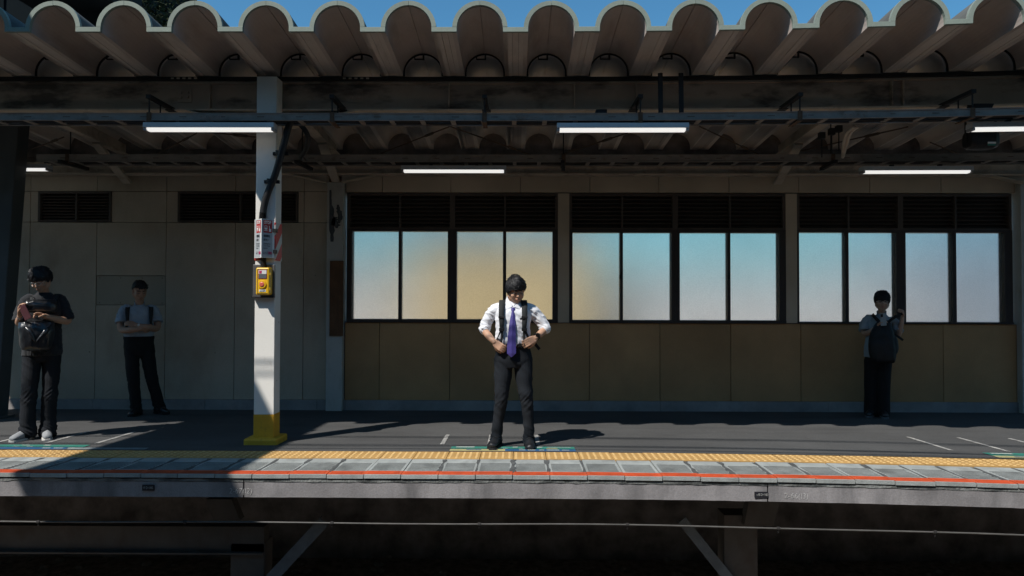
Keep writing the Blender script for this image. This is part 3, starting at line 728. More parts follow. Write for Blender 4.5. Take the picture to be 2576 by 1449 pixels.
for k in range(-13, 13):
    Xc = CX0 + PER*k
    v1 = vault_mesh(Xc, FY+0.004, Y2, RI, RO).build('vault', [m_vault, m_rooftop], can)
    for p in v1.data.polygons: p.use_smooth = False
    v2 = vault_mesh(Xc, Y2+0.012, Y3, RI-0.016, RO, 4).build('vault', [m_vault2, m_rooftop], can)
    ring_strip('arch_gasket', m_ring, Xc, Y2-0.012, RI-0.017, RI-0.001, 0.010, v2)
    b = MB(); zc = rz(Y2)+LEG+RI; yb = bend(Xc, Y2)-0.03
    b.bar((Xc+.005, yb, zc-.02), (Xc+.005, yb, zc-.075), .016, .016); b.bar((Xc+.013, yb, zc-.068), (Xc-.085, yb, zc-.068), .012, .012); b.bar((Xc-.085, yb, zc-.072), (Xc-.085, yb, zc-.03), .01, .01)
    b.build('hook', m_dark, v2)
    # dark end plate towards the back
    b = MB(); pl = [(Xc+x, Y3, rz(Y3)+LEG+z) for x, z in arch_poly(RI-0.03, LEG)]
    b.prism(pl, (0,-.02,0), (0,.02,0)); b.build('end_plate', m_ring, v2)
    ring_strip('arch_rim', m_trough, Xc, Y3-0.06, RI-0.03, RI-0.014, 0.03, v2)
    # front cover, two halves
    g = 0.006
    fo = ring_strip('fascia_arch', m_fascia, Xc, FY-0.028, RI, RO, 0.03, can, math.pi/2+g, math.pi, legh=LEG-0.042 if False else -0.012+LEG*0, legs=(True, False), n=9, zoff=random.uniform(-.0015,.0015))
    fo = ring_strip('fascia_arch', m_fascia, Xc, FY-0.028, RI, RO, 0.03, can, 0, math.pi/2-g, legh=-0.012, legs=(False, True), n=9, zoff=random.uniform(-.0015,.0015))
    # trough to the right of this vault
    xa, xb = Xc+RI+.002, Xc+PER-RI-.002
    tw = xb-xa
    b = MB()
    for (f0, f1, dz) in ((0, .36, 0), (.372, .62, .004), (.632, 1, .001)):
        x0, x1 = xa+tw*f0, xa+tw*f1
        for (Ya, Yb) in ((FY+.003, Y2), (Y2+.01, Y3)):
            b.hexa([(x0,bend(x0,Ya),rz(Ya)+dz),(x1,bend(x1,Ya),rz(Ya)+dz),(x1,bend(x1,Yb),rz(Yb)+dz),(x0,bend(x0,Yb),rz(Yb)+dz),
                    (x0,bend(x0,Ya),rz(Ya)+.03),(x1,bend(x1,Ya),rz(Ya)+.03),(x1,bend(x1,Yb),rz(Yb)+.03),(x0,bend(x0,Yb),rz(Yb)+.03)])
    for (Ya, Yb) in ((FY+.003, Y3),):
        b.hexa([(xa,bend(xa,Ya),rz(Ya)+.031),(xb,bend(xb,Ya),rz(Ya)+.031),(xb,bend(xb,Yb),rz(Yb)+.031),(xa,bend(xa,Yb),rz(Yb)+.031),
                (xa,bend(xa,Ya),rz(Ya)+.036),(xb,bend(xb,Ya),rz(Ya)+.036),(xb,bend(xb,Yb),rz(Yb)+.036),(xa,bend(xa,Yb),rz(Yb)+.036)], 1)
    b.build('trough', [m_trough, m_rooftop], can)
    b = MB(); zf = rz(FY)
    x0, x1 = Xc+RI-.001, Xc+PER-RI+.001; dzj = random.uniform(-.0015,.0015)
    y0, y1 = bend(x0, FY)-.03, bend(x1, FY)-.03
    b.hexa([(x0,y0,zf+dzj),(x1,y1,zf+dzj),(x1,y1+.03,zf+dzj),(x0,y0+.03,zf+dzj),(x0,y0,zf+.0425+dzj),(x1,y1,zf+.0425+dzj),(x1,y1+.03,zf+.0425+dzj),(x0,y0+.03,zf+.0425+dzj)])
    b.build('fascia_strip', m_fascia, can, bevel=.002)
# added sheet behind the canopy that keeps sky light from leaking in
b = MB(); b.box(-16, 16, Y3+.03, Y3+.08, Z_TOP-.1, rz(Y3)+.4); b.build('back_closure', m_under, can)
# main beam: H section in short lengths along the curve
BZ1, BZ0 = rz(Y2)-.004, at(1300, 279, Y2).z
def beam_seg(nm, m, Ya, dy0, dy1, z0, z1, X0=-9, X1=9, n=24, parent=can, fn=bend):
    b = MB()
    vs = []
    for i in range(n+1):
        X = X0+(X1-X0)*i/n; y = fn(X, Ya); vs += [(X,y+dy0,z0),(X,y+dy1,z0),(X,y+dy1,z1),(X,y+dy0,z1)]
    fs = []
    for i in range(n):
        p, q = 4*i, 4*i+4
        fs += [(p,q,q+3,p+3),(p+1,p+2,q+2,q+1),(p+3,q+3,q+2,p+2),(p,p+1,q+1,q)]
    fs += [(0,3,2,1),(4*n,4*n+1,4*n+2,4*n+3)]
    b.add(vs, fs); return b.build(nm, m, parent)
bm_ = beam_seg('beam_web', m_beam, Y2+.05, 0.0, .014, BZ0+.018, BZ1-.04)
beam_seg('top_flange', m_dark, Y2+.05, -.07, .09, BZ1-.04, BZ1-.004)
beam_seg('bottom_flange', m_flange, Y2+.05, -.06, .12, BZ0, BZ0+.018)
beam_seg('top_purlin', m_beam, Y2+.05, -.035, -.001, BZ1-.062, BZ1-.041)
# splice plates with bolts, stiffeners
for px in (464, 893):
    p = at(px, 240, Y2+.04); b = MB(); y = bend(p.x, Y2+.05)
    b.box(p.x-.075, p.x+.075, y-.010, y-.0005, p.z-.07, p.z+.075)
    for sx in (-1, 1):
        for sz in (-1, 1): b.tube([(p.x+sx*.035, y-.01, p.z+sz*.025+.005), (p.x+sx*.035, y-.024, p.z+sz*.025+.005)], .015, 6, ref=(0,0,1), round_end=False)
    b.build('splice_plate', m_beam, bm_)
    b = MB(); b.box(p.x-.14, p.x+.16, y-.075, y-.071, BZ1-.036, BZ1-.008)
    for q in range(5): b.box(p.x-.11+.06*q, p.x-.08+.06*q, y-.078, y-.075, BZ1-.03, BZ1-.014, 1)
    b.build('clip_bar', [m_dark, m_flange], bm_)
for px in (1445, 1600, 2225, 2252, 530, 1130):
    p = at(px, 240, Y2+.04); b = MB(); y = bend(p.x, Y2+.05); b.box(p.x-.006, p.x+.006, y-.05, y-.0005, BZ0+.019, BZ1-.066); b.build('stiffener', m_beam, bm_)
# haunch either side of the column
COLX = at(662, 760, 6.83).x
for s in (-1, 1):
    b = MB(); pl = [(COLX+s*.12, Y2+.045, BZ0-.001), (COLX+s*.85, Y2+.045, BZ0-.001), (COLX+s*.12, Y2+.045, BZ0-.16)]
    b.prism(pl, (0,0,0), (0,.016,0)); b.build('haunch', m_beam, can)
    b = MB(); b.bar((COLX+s*.12, Y2+.05, BZ0-.165), (COLX+s*.86, Y2+.05, BZ0-.006), .16, .012); b.build('haunch_flange', m_flange, can)
# rear wall beam and its haunches
wbm = MB(); wbm.box(-12, 12, WY-.17, WY-.155, wz(442), wz(415)); wbm.box(-12, 12, WY-.235, WY-.09, wz(447), wz(443.5)); wbm.build('wall_beam', m_rafter, can)
for cx_ in (wx(846), wx(2580), wx(846)-9.4):
    for s in (-1, 1):
        b = MB(); pl = [(cx_+s*.11, WY-.17, wz(447)), (cx_+s*.55, WY-.17, wz(447)), (cx_+s*.11, WY-.17, wz(464))]
        b.prism(pl, (0,0,0), (0,.015,0)); b.build('haunch', m_rafter, can)
        b = MB(); b.bar((cx_+s*.11, WY-.165, wz(465)), (cx_+s*.56, WY-.165, wz(447.5)), .13, .01); b.build('haunch_flange', m_flange, can)
# rafters front to back, with knee brace at the wall post
for X in (-8.4, -5.35, -2.47, 3.55, 6.95):
    w = .10 if X in (-5.35,) else .13
    ya, yb = Y2+.14, WY-.1
    b = MB(); b.hexa([(X-w/2,ya,rz(ya)-.21),(X+w/2,ya,rz(ya)-.21),(X+w/2,yb,rz(yb)-.16),(X-w/2,yb,rz(yb)-.16),
                      (X-w/2,ya,rz(ya)-.19),(X+w/2,ya,rz(ya)-.19),(X+w/2,yb,rz(yb)-.14),(X-w/2,yb,rz(yb)-.14)])
    b.hexa([(X-.006,ya,rz(ya)-.19),(X+.006,ya,rz(ya)-.19),(X+.006,yb,rz(yb)-.14),(X-.006,yb,rz(yb)-.14),
            (X-.006,ya,rz(ya)-.006),(X+.006,ya,rz(ya)-.006),(X+.006,yb,rz(yb)-.006),(X-.006,yb,rz(yb)-.006)])
    b.build('rafter', m_rafter, can)
    b = MB(); b.bar((X, WY-.05, wz(462)), (X, WY-.75, rz(WY-.75)-.19), .11, .04); b.build('knee_brace', m_rafter, can)
# wind brace rods with turnbuckles under the roof
n_ = Vector((0, RSL, 1)).normalized(); p0_ = Vector((0, Y2, rz(Y2)-.10))
for (a, c) in (((960,385),(1132,318)), ((1132,318),(1340,391)), ((1405,391),(1580,334)), ((1760,318),(1912,390)), ((1985,386),(2285,319)), ((2340,358),(2420,392)), ((80,375),(160,345)), ((400,385),(495,335)), ((500,330),(645,345))):
    A, C = on_plane(*a, p0_, n_), on_plane(*c, p0_, n_)
    b = MB(); b.tube([A, C], .009, 6, round_end=False); ro = b.build('brace_rod', m_rod, can, smooth=True)
    m = A.lerp(C, .72); d = (C-A).normalized(); b = MB(); b.tube([m-d*.10, m-d*.07, m+d*.07, m+d*.10], [.009,.018,.018,.009], 6, round_end=False); b.build('turnbuckle', m_rod, ro)

# ================================================================== column
CYF = 6.83
cp = at(637.5, 1100, CYF); cq = at(688, 1100, CYF)
cx0, cx1 = cp.x, cq.x; CC = (cx0+cx1)/2; CYB = CYF+.17
gz = floor_z(CYF)
col = thing('canopy_column', (CC, CYF+.09, gz), 'white canopy column with a yellow foot holding the emergency sign', 'column')
zy = at(660, 1043, CYF).z; zb_ = at(660, 1101, CYF).z
b = MB(); b.box(cx0, cx1, CYF, CYB, zy, BZ1-.05); b.build('shaft', m_col, col, bevel=.004)
b = MB(); b.box(cx0-.002, cx1+.002, CYF-.002, CYB+.002, zb_-.03, zy); b.build('yellow_band', m_yellow, col, bevel=.004)
b = MB(); b.box(cx0-.075, cx1+.06, CYF-.075, CYB+.08, gz-.02, zb_); b.build('base_block', m_yellow, col, bevel=.018)
b = MB(); b.box(cx0-.006, cx1+.006, CYF-.005, CYB+.006, at(660,655,CYF).z, at(660,560,CYF).z); b.build('hazard_wrap', m_hazard, col)

# conduit down the column
con = thing('cable_conduit', (CC, CYF-.05, 2.4), 'black cable conduit sloping down the front of the column', 'conduit')
pl = [at(733,300,6.74), at(724,325,6.74), at(708,385,6.75), at(692,440,6.77), at(672,490,6.78), at(664,520,6.785), at(661.5,538,6.785)]
def smooth_path(P, n=6):
    out = []
    for i in range(len(P)-1):
        p0, p1, p2, p3 = P[max(i-1,0)], P[i], P[i+1], P[min(i+2,len(P)-1)]
        for k in range(n):
            t = k/n; out.append(0.5*((2*p1)+(p2-p0)*t+(2*p0-5*p1+4*p2-p3)*t*t+(3*p1-p0-3*p2+p3)*t**3))
    out.append(P[-1]); return out
sp = smooth_path(pl); b = MB(); b.tube(sp, .034, 12, round_end=False); b.build('hose', m_conduit, con, smooth=True)
b = MB(); q = [at(661.5,536,6.785), at(660,552,6.785)]; rr = []; pp = []
for i in range(17): pp.append(q[0].lerp(q[1], i/16)); rr.append(.031 if i % 2 else .038)
b.tube(pp, rr, 12, round_end=False); b.build('flexible_sleeve', m_conduit, con)
b = MB(); pp = []; rr = []
a_, c_ = at(662,648,6.785), at(663,674,6.785)
for i in range(19): pp.append(a_.lerp(c_, i/18)); rr.append(.024 if i % 2 else .031)
b.tube(pp, rr, 12, round_end=False); b.build('flexible_sleeve', m_conduit, con)
for (x, y) in ((703, 385), (681, 456)):
    p = at(x, y, 6.775); b = MB(); b.tube([p+Vector((.003,0,.02)), p-Vector((.003,0,.02))], .041, 12, round_end=False); b.box(p.x-.075,p.x+.075,p.y+.02,p.y+.05,p.z-.016,p.z+.016); b.build('clamp', m_black, con)
con2 = thing('cable_loop', (-2.2, 7.0, 3.0), 'black cable loop hanging from the tray beside the column', 'cable')
sp = smooth_path([at(738,300,6.9), at(760,318,6.95), at(775,345,7.0), at(770,375,7.1), at(757,395,7.25), at(765,402,7.4)]); b = MB(); b.tube(sp, .026, 8, round_end=False); b.build('hose', m_conduit, con2, smooth=True)

# ================================================================== emergency sign and button on the column
sg = thing('emergency_sign', (CC, CYF-.05, at(660,650,CYF).z), 'folded white emergency train stop sign with red square on the column', 'sign')
zt, zb2 = at(660,551,6.76).z, at(660,648.5,6.76).z
pL = Vector((cx0-.004, CYF-.012, 0)); pR_t = Vector((cx1-.004, CYF-.014, 0)); ridge_t = Vector((at(658,600,6.72).x, 6.715, 0)); ridge_b = Vector((at(659,640,6.70).x, 6.70, 0))
pR_b = Vector((cx1+.004, CYF-.012, 0)); pL_b = pL+Vector((-.012,0,0))
def up(p, z): return Vector((p.x, p.y, z))
T3 = [up(pL, zt), up(ridge_t, zt), up(pR_t, zt)]; B3 = [up(pL, zb2), up(ridge_t, zb2), up(pR_t, zb2)]
def slab(b, q, th=.004, m=0):                   # thin plate from a quad
    q = [Vector(p) for p in q]; n = (q[1]-q[0]).cross(q[3]-q[0]).normalized()
    b.hexa([p-n*0 for p in q]+[p-n*th for p in q], m)
b = MB(); slab(b, [T3[0], B3[0], B3[1], T3[1]], .004); b.build('left_face', m_white, sg)
b = MB(); slab(b, [T3[1], B3[1], B3[2], T3[2]], .004); b.build('right_face', m_white, sg)
b = MB(); b.box(cx1-.03, cx1+.014, CYF-.03, CYF+.03, at(690,605-20,CYF).z, at(690,576,CYF).z); b.box(cx1-.02, cx1+.014, CYF-.025, CYF+.02, at(690,638,CYF).z, at(690,629,CYF).z); b.build('clamp', m_black, sg)
def facepoint(Tl, Bl, Tr, Br, u, v, off):       # u across, v down
    a = Tl.lerp(Bl, v); c = Tr.lerp(Br, v); n = (Tr-Tl).cross(Bl-Tl).normalized()
    return a.lerp(c, u) - n*off
def sign_face(Tl, Bl, Tr, Br, flip):
    U = (Tr.lerp(Br,.5)-Tl.lerp(Bl,.5)); wid = U.length; U = U.normalized(); V = (Tl-Bl).normalized(); H = (Tl-Bl).length
    n = U.cross(V)
    def P(u, v, off=.0015):
        a = Tl.lerp(Bl, v); c = Tr.lerp(Br, v); return a.lerp(c, u) + n*off
    def rect(nm, m, u0, u1, v0, v1, off):
        b = MB(); b.add([P(u0,v1,off), P(u1,v1,off), P(u1,v0,off), P(u0,v0,off)], [(0,1,2,3)]); b.build(nm, m, sg, fix=False)
    x0, x1 = (.14, .80) if not flip else (.30, .92)
    rect('red_square', m_red, x0, x1, .035, .355, .002)
    xm = (x0+x1)/2
    lettering('STOP', H*.105, frame(P(xm,.095,.0032), U, V), m_white, sg, stretch=.72, bold=.0012)
    # train pictogram
    rect('train_icon', m_white, x0+.08*(x1-x0)/.66, x0+.30*(x1-x0)/.66, .175, .275, .003)
    rect('train_window', m_red, x0+.11*(x1-x0)/.66, x0+.27*(x1-x0)/.66, .19, .225, .0036)
    rect('train_icon', m_white, x0+.06*(x1-x0)/.66, x0+.32*(x1-x0)/.66, .295, .31, .003)
    rect('hand_icon', m_white, x0+.42*(x1-x0)/.66, x0+.58*(x1-x0)/.66, .25, .325, .003)
    rect('hand_icon', m_white, x0+.43*(x1-x0)/.66, x0+.475*(x1-x0)/.66, .17, .25, .003)
    lettering('非常停止', H*.072, frame(P(x0+.02,.445,.003), U, V), m_ink, sg, align='LEFT', stretch=.62, bold=.0008)
    lettering('ボタン', H*.072, frame(P(x0+.02,.545,.003), U, V), m_ink, sg, align='LEFT', stretch=.62, bold=.0008)
    for i, w in enumerate(('Emergency', 'Train Stop', 'Button')):
        lettering(w, H*.062, frame(P(x0+.02,.635+.058*i,.003), U, V), m_inkgrey, sg, align='LEFT', stretch=.66)
    lettering('↓1·2', H*.10, frame(P(x0-.02,.875,.003), U, V), m_ink, sg, align='LEFT', stretch=.60)
    lettering('番線用', H*.08, frame(P(x0+.38,.88,.003), U, V), m_magenta, sg, align='LEFT', stretch=.42, bold=.001)
    rect('shade_field', m_shadegrey, .04, .84, .01, .985, .0008)
m_shadegrey = mat('sign shade grey', (0.40, 0.42, 0.44), 0.45, 0.05, 8)  # shade of the turned-away facet, painted as grey on both sign faces
sign_face(T3[1], B3[1], T3[2], B3[2], False)
sign_face(T3[0], B3[0], T3[1], B3[1], True)

bt = thing('emergency_button', (CC, CYF-.06, at(660,745,CYF).z), 'yellow emergency button box with a red push button on the column', 'button box')
bx0, bx1 = at(643,700,6.70).x, at(677,700,6.70).x; bz1, bz0 = at(660,673,6.70).z, at(660,742,6.70).z; W = bx1-bx0; Hh = bz1-bz0
b = MB(); b.box(cx0-.012, cx1+.006, CYF-.028, CYF-.001, bz0-.02, bz1+.035); b.build('backplate', m_clear, bt, bevel=.004)
b = MB(); b.box(cx0-.012, cx1+.004, CYF-.06, CYF-.001, bz0-.026, bz0-.016); b.build('drip_tray', m_black, bt)
b = MB(); b.box(bx0, bx1, 6.70, CYF-.028, bz0, bz1); b.build('case', m_btnbox, bt, bevel=.014)
b = MB(); t_ = .004
for (u0,u1,v0,v1) in ((.12,.88,.92,.94),(.12,.15,.07,.94),(.12,.88,.05,.065)): b.box(bx0+W*u0, bx0+W*u1, 6.6985, 6.7005, bz0+Hh*v0, bz0+Hh*v1)
b.build('lid_seam', m_ink, bt)
b = MB(); b.box(bx0+W*.20, bx0+W*.84, 6.697, 6.700, bz0+Hh*.59, bz0+Hh*.92); lb = b.build('label', m_red, bt)
b = MB(); b.box(bx0+W*.23, bx0+W*.81, 6.6955, 6.697, bz0+Hh*.765, bz0+Hh*.905); b.build('label_top', m_white, lb)
b = MB(); b.box(bx0+W*.23, bx0+W*.81, 6.6955, 6.697, bz0+Hh*.605, bz0+Hh*.755); b.build('label_bottom', m_inkgrey, lb)
b = MB(); b.box(bx0+W*.27, bx0+W*.46, 6.694, 6.6955, bz0+Hh*.785, bz0+Hh*.885); b.build('pictogram', m_magenta, lb)
bc = Vector((bx0+W*.49, 6.70, bz0+Hh*.385))
b = MB(); b.tube([bc+Vector((0,.001,0)), bc+Vector((0,-.010,0))], W*.30, 28, ref=(0,0,1), round_end=False); b.build('button_collar', m_btnbox, bt, bevel=.002)
b = MB(); b.tube([bc+Vector((0,-.010,0)), bc+Vector((0,-.013,0)), bc+Vector((0,-.016,0))], [W*.18, W*.18, W*.13], 28, ref=(0,0,1), round_end=False); b.build('push_button', m_btn, bt)
b = MB(); b.box(bx0+W*.27, bx0+W*.76, 6.697, 6.700, bz0+Hh*.115, bz0+Hh*.195); b.build('name_label', m_white, bt)
lettering('上12P', Hh*.085, frame((bx0+W*.515, 6.6955, bz0+Hh*.152), (1,0,0), (0,0,1)), m_inkgrey, bt, stretch=.85)
b = MB()
for v in (.72, .17): b.box(bx1-.002, bx1+.006, 6.71, 6.73, bz0+Hh*v, bz0+Hh*(v+.11))
b.build('hinge', m_btnbox, bt)
# ================================================================== trays and lamps
TYF, TYB = 6.60, 8.25
def tray(name, Y, zt, zb, depth, label, rung_step, joints, hangers, nb, XL=-8.0):
    t = thing(name, (0, Y, zb), label, 'cable tray', 'cable trays under the canopy')
    H = zt-zb
    for dy in (0.0, depth):
        beam_seg('side_rail', m_tray, Y, dy, dy+.004, zb+H*.16, zt, XL, 8, 20, t)
        beam_seg('rail_lip', m_tray, Y, dy-.010, dy+.006, zb, zb+H*.13, XL, 8, 20, t)
        beam_seg('rail_lip', m_tray, Y, dy-.008, dy+.004, zt+.0005, zt+.008, XL, 8, 20, t)
    b = MB(); b.bar((0,0,0), (0,depth,0), .045, .012); rm = b.mesh('rung', [m_tray])
    n = int(14/rung_step)
    for i in range(n):
        X = -7+rung_step*i+.07
        if X < XL: continue
        o = link('rung', rm, t); o.location = (X, bend(X, Y), zb+.012); o.rotation_euler = (0,0,0)
    rs = random.Random(nb)
    for q in range(nb):
        b = MB(); pl = []
        for i in range(57):
            X = max(-7,XL)+(7-max(-7,XL))*i/56; pl.append((X, bend(X, Y)+.04+depth*.8*(q+.5)/nb+.01*math.sin(X*1.7+q), zb+.03+.006*math.sin(X*8.0+q*2)-.010*abs(math.sin((X-.07)*math.pi/rung_step))))
        b.tube(pl, .012, 6, round_end=False); b.build('cable', m_ring if q % 2 else m_dark, t, smooth=True)
    for px in joints:
        p = at(px, 0, Y); X = p.x*Y/p.y; y = bend(X, Y); b = MB(); b.box(X-.11, X+.11, y-.007, y-.0005, zb+H*.2, zt-.002)
        for s in (-.085,-.035,.04,.09): b.tube([(X+s,y-.007,zb+H*.6),(X+s,y-.016,zb+H*.6)], .010, 6, ref=(0,0,1), round_end=False)
        b.build('joint_plate', m_tray, t)
    b = MB()
    for i in range(34):
        X = -6.3+.38*i; y = bend(X, Y); b.box(X-.035, X+.035, y-.0025, y-.0005, zb+H*.52, zb+H*.60)
    b.build('slot_marks', m_rust, t)
    for px in hangers:
        p = at(px, 300 if Y < 7 else 400, Y); X = p.x; y = bend(X, Y)
        b = MB(); b.box(X-.022, X+.022, y-.014, y-.010, zb-.01, zt+.012); b.box(X-.022, X+.022, y-.014, y+depth+.02, zb-.018, zb-.010); h = b.build('hanger', m_rust, t)
        if Y < 7:
            b = MB(); b.tube([(X, y-.006, zt), (X, y-.006, zt+.16)], .008, 6, round_end=False)
            b.tube([(X, y+depth, zt), (X, y+depth, zt+.16)], .008, 6, round_end=False)
            b.bar((X, y-.03, zt+.165), (X, bend(X, Y2)+.10, zt+.165), .045, .035); b.box(X-.045, X+.045, bend(X,Y2)-.03, bend(X,Y2)+.06, zt+.15, BZ0-.0005); b.build('hanger_arm', m_dark, h)
        else:
            b = MB(); b.tube([(X, y+.05, zt), (X, y+.05, rz(Y)-.01)], .008, 6, round_end=False); b.bar((X-.02, y-.12, zb-.02), (X+.02, y+depth+.1, zb-.02), .045, .04); b.build('hanger_arm', m_dark, h)
    return t
zt_f, zb_f = at(1300,287,TYF).z, at(1300,304,TYF).z
zt_b, zb_b = at(1300,391,TYB).z, at(1300,408,TYB).z
tray('cable_tray', TYF, zt_f, zb_f, .20, 'galvanised cable tray across the front, above the nearest strip lights', .3, (531,1327,2135), (376,836,1219,1610,2004,2415), 3)
tray('cable_tray', TYB, zt_b, zb_b, .26, 'galvanised cable tray further back, above the rear strip lights', .3, (590,1260,1990), (170,757,1418,2090), 3, XL=-5.86)

def lamp_proto():
    t = thing('strip_light', (0,0,0), '', 'strip light', 'lit strip lights under the canopy')
    L = .638
    b = MB(); b.add([(-L,-.055,.078),(L,-.055,.078),(L,.055,.078),(-L,.055,.078),(-L,-.062,.028),(L,-.062,.028),(L,.062,.028),(-L,.062,.028)],
        [(0,1,2,3),(7,6,5,4),(0,4,5,1),(1,5,6,2),(2,6,7,3),(3,7,4,0)]); b.build('housing', m_lamp, t, local=True, bevel=.003)
    b = MB(); pr = [(-.045,.0275),(-.042,.012),(-.025,.001),(.025,.001),(.042,.012),(.045,.0275)]
    n = len(pr); b.v = [(x,y,z) for x in (-L+.03, L-.03) for y,z in pr]
    b.f = [(i,i+1,n+i+1,n+i) for i in range(n-1)]+[(n-1,0,n,2*n-1), tuple(range(n))[::-1], tuple(range(n,2*n))]; b.m = [0]*len(b.f)
    b.build('diffuser', m_tube, t, local=True)
    for s in (-1, 1):
        b = MB(); b.box(s*(L-.014)-.014, s*(L-.014)+.014, -.052, .052, -.002, .0275); b.build('end_cap', m_clear2, t, local=True, bevel=.004)
    b = MB(); b.box(-.3,-.26,-.02,.02,.078,.105); b.box(.26,.3,-.02,.02,.078,.105); b.build('mount', m_dark, t, local=True)
    return t
m_clear2 = mat('grey end cap', (0.30,0.30,0.31), 0.4, 0.03, 9)
lp = lamp_proto(); first = True
specs = [((530,331),6.64,'lit strip light on the front tray, crossing the white column'),
         ((1565,332),6.64,'lit strip light on the front tray, right of the picture centre'),
         ((2612,328.5),6.56,'lit strip light on the front tray, cut by the right picture edge'),
         ((1142,434.5),8.30,'lit strip light of the rear row, above the left window band'),
         ((2303.5,436.5),8.08,'lit strip light of the rear row, above the right window band'),
         ((2,430),8.72,'lit strip light of the rear row, peeking out behind the leaning leg')]
for (px, py), Y, lab in specs:
    p = at(px, py, Y); loc = (p.x, p.y, p.z)
    if first: lp.location = loc; lp['label'] = lab; o = lp; first = False
    else: o = dup(lp, loc, lab)
    o.rotation_euler = (0, 0, bslope(p.x, Y)*0.6)

# straps hanging from the vault
st = thing('hanging_strap', (2.0, 6.6, 3.2), 'pair of dark flat hangers dropping from the vault to the front tray', 'hanger')
for px in (1661, 1713):
    A, C = at(px, 184, 6.62), at(px+1, 285, 6.62); b = MB(); b.bar(A, C, .045, .012, up=(0,1,0)); s = b.build('strap', m_dark, st)
    b = MB(); b.tube([A+Vector((0,-.01,-.02)), A+Vector((0,-.03,-.02))], .016, 6, ref=(0,0,1), round_end=False); b.tube([C+Vector((0,-.01,.02)), C+Vector((0,-.03,.02))], .016, 6, ref=(0,0,1), round_end=False); b.build('bolt', m_dark, s)
# loudspeaker
p = at(2467, 352, 7.3)
sp_ = thing('loudspeaker', tuple(p), 'black barrel shaped loudspeaker with a small label below the right strip light', 'loudspeaker')
b = MB(); pr = [(-.15,.07),(-.145,.085),(-.10,.10),(0,.103),(.10,.10),(.145,.085),(.15,.07)]
b.tube([p+Vector((x,0,0)) for x,_ in pr], [(r_*1.05, r_) for _,r_ in pr], 24, ref=(0,1,0), round_end=False, power=.7); b.build('cabinet', m_black, sp_, smooth=False, bevel=.004)
b = MB(); b.box(p.x+.0, p.x+.085, p.y-.1125, p.y-.109, p.z-.065, p.z-.046); b.build('label_top', m_white, sp_)
b = MB(); b.box(p.x-.003, p.x+.082, p.y-.1125, p.y-.109, p.z-.085, p.z-.0655); b.build('label_bottom', m_green, sp_)
b = MB(); b.bar(p+Vector((-.16,0,-.02)), p+Vector((-.16,0,.36)), .03, .006); b.bar(p+Vector((.16,0,-.02)), p+Vector((.16,0,.36)), .03, .006); b.bar(p+Vector((-.16,0,.355)), p+Vector((.16,0,.355)), .03, .006); b.build('bracket', m_dark, sp_)
p = at(2466, 272, 6.75)
jb = thing('junction_box', tuple(p), 'small black tapered box hung under the main beam near the right', 'junction box')
b = MB(); b.hexa([p+Vector((-.075,-.05,-.06)),p+Vector((.06,-.05,-.06)),p+Vector((.06,.05,-.06)),p+Vector((-.075,.05,-.06)),p+Vector((-.10,-.06,.03)),p+Vector((.10,-.06,.03)),p+Vector((.10,.06,.03)),p+Vector((-.10,.06,.03))]); b.build('box', m_black, jb, bevel=.004)
b = MB(); b.tube([p+Vector((-.07,.03,.03)), p+Vector((-.07,.30,.12))], .01, 6); b.tube([p+Vector((.07,.03,.03)), p+Vector((.07,.30,.12))], .01, 6); b.build('stud', m_dark, jb)
p = at(1512, 284, 6.85)
jb2 = thing('junction_box', tuple(p), 'small black box on the front tray near the picture centre', 'junction box')
b = MB(); b.box(p.x-.055,p.x+.055,p.y-.05,p.y+.05,p.z-.02,p.z+.025); b.build('box', m_black, jb2, bevel=.004)
b = MB(); b.box(p.x-.09,p.x+.12,p.y-.06,p.y+.06,p.z-.03,p.z-.0205); b.build('foot_plate', m_dark, jb2)
# conduit bend near the right rafter
cb = thing('bent_conduit', (3.6, 7.6, 3.2), 'grey bent conduits dropping from the roof by the right rafter', 'conduit')
for off in (0, .06):
    sp2 = smooth_path([at(2150+off*150,318,7.2), at(2130+off*150,335,7.3), at(2122+off*120,365,7.5), at(2120,395,7.9)]); b = MB(); b.tube(sp2, .018, 8, round_end=False); b.build('pipe', m_rafter, cb, smooth=True)
for px in (2067, 2092, 2110):
    A = at(px, 345+ (px-2067)*-.4, 7.5); b = MB(); b.tube([A, A-Vector((0,0,.22))], .008, 6); b.box(A.x-.03,A.x+.03,A.y-.03,A.y+.03,A.z-.02,A.z+.05); b.build('rod_clip', m_dark, cb)

# ================================================================== leaning leg at the left, footbridge, tower, tree, wires, near canopy
lg = thing('leaning_leg', (-6.0, 8.1, floor_z(8.1)), 'dark leaning steel leg at the left edge of the platform', 'pillar')
A, C = at(46, 318, 8.4), at(-10, 1058, 8.4)
dirv = (C-A).normalized(); A2 = A-dirv*.55; C2 = A+dirv*((A.z-floor_z(8.4))/-dirv.z)
b = MB(); w_ = .62
b.hexa([(C2.x-w_,8.4,C2.z),(C2.x,8.4,C2.z),(C2.x,8.6,C2.z),(C2.x-w_,8.6,C2.z),(A2.x-w_,8.4,A2.z),(A2.x,8.4,A2.z),(A2.x,8.6,A2.z),(A2.x-w_,8.6,A2.z)]); b.build('leg', m_leg, lg, bevel=.01)
b = MB(); b.box(C2.x-w_-.08, C2.x+.06, 8.36, 8.64, C2.z-.02, C2.z+.02); b.build('foot_plate', m_leg, lg)

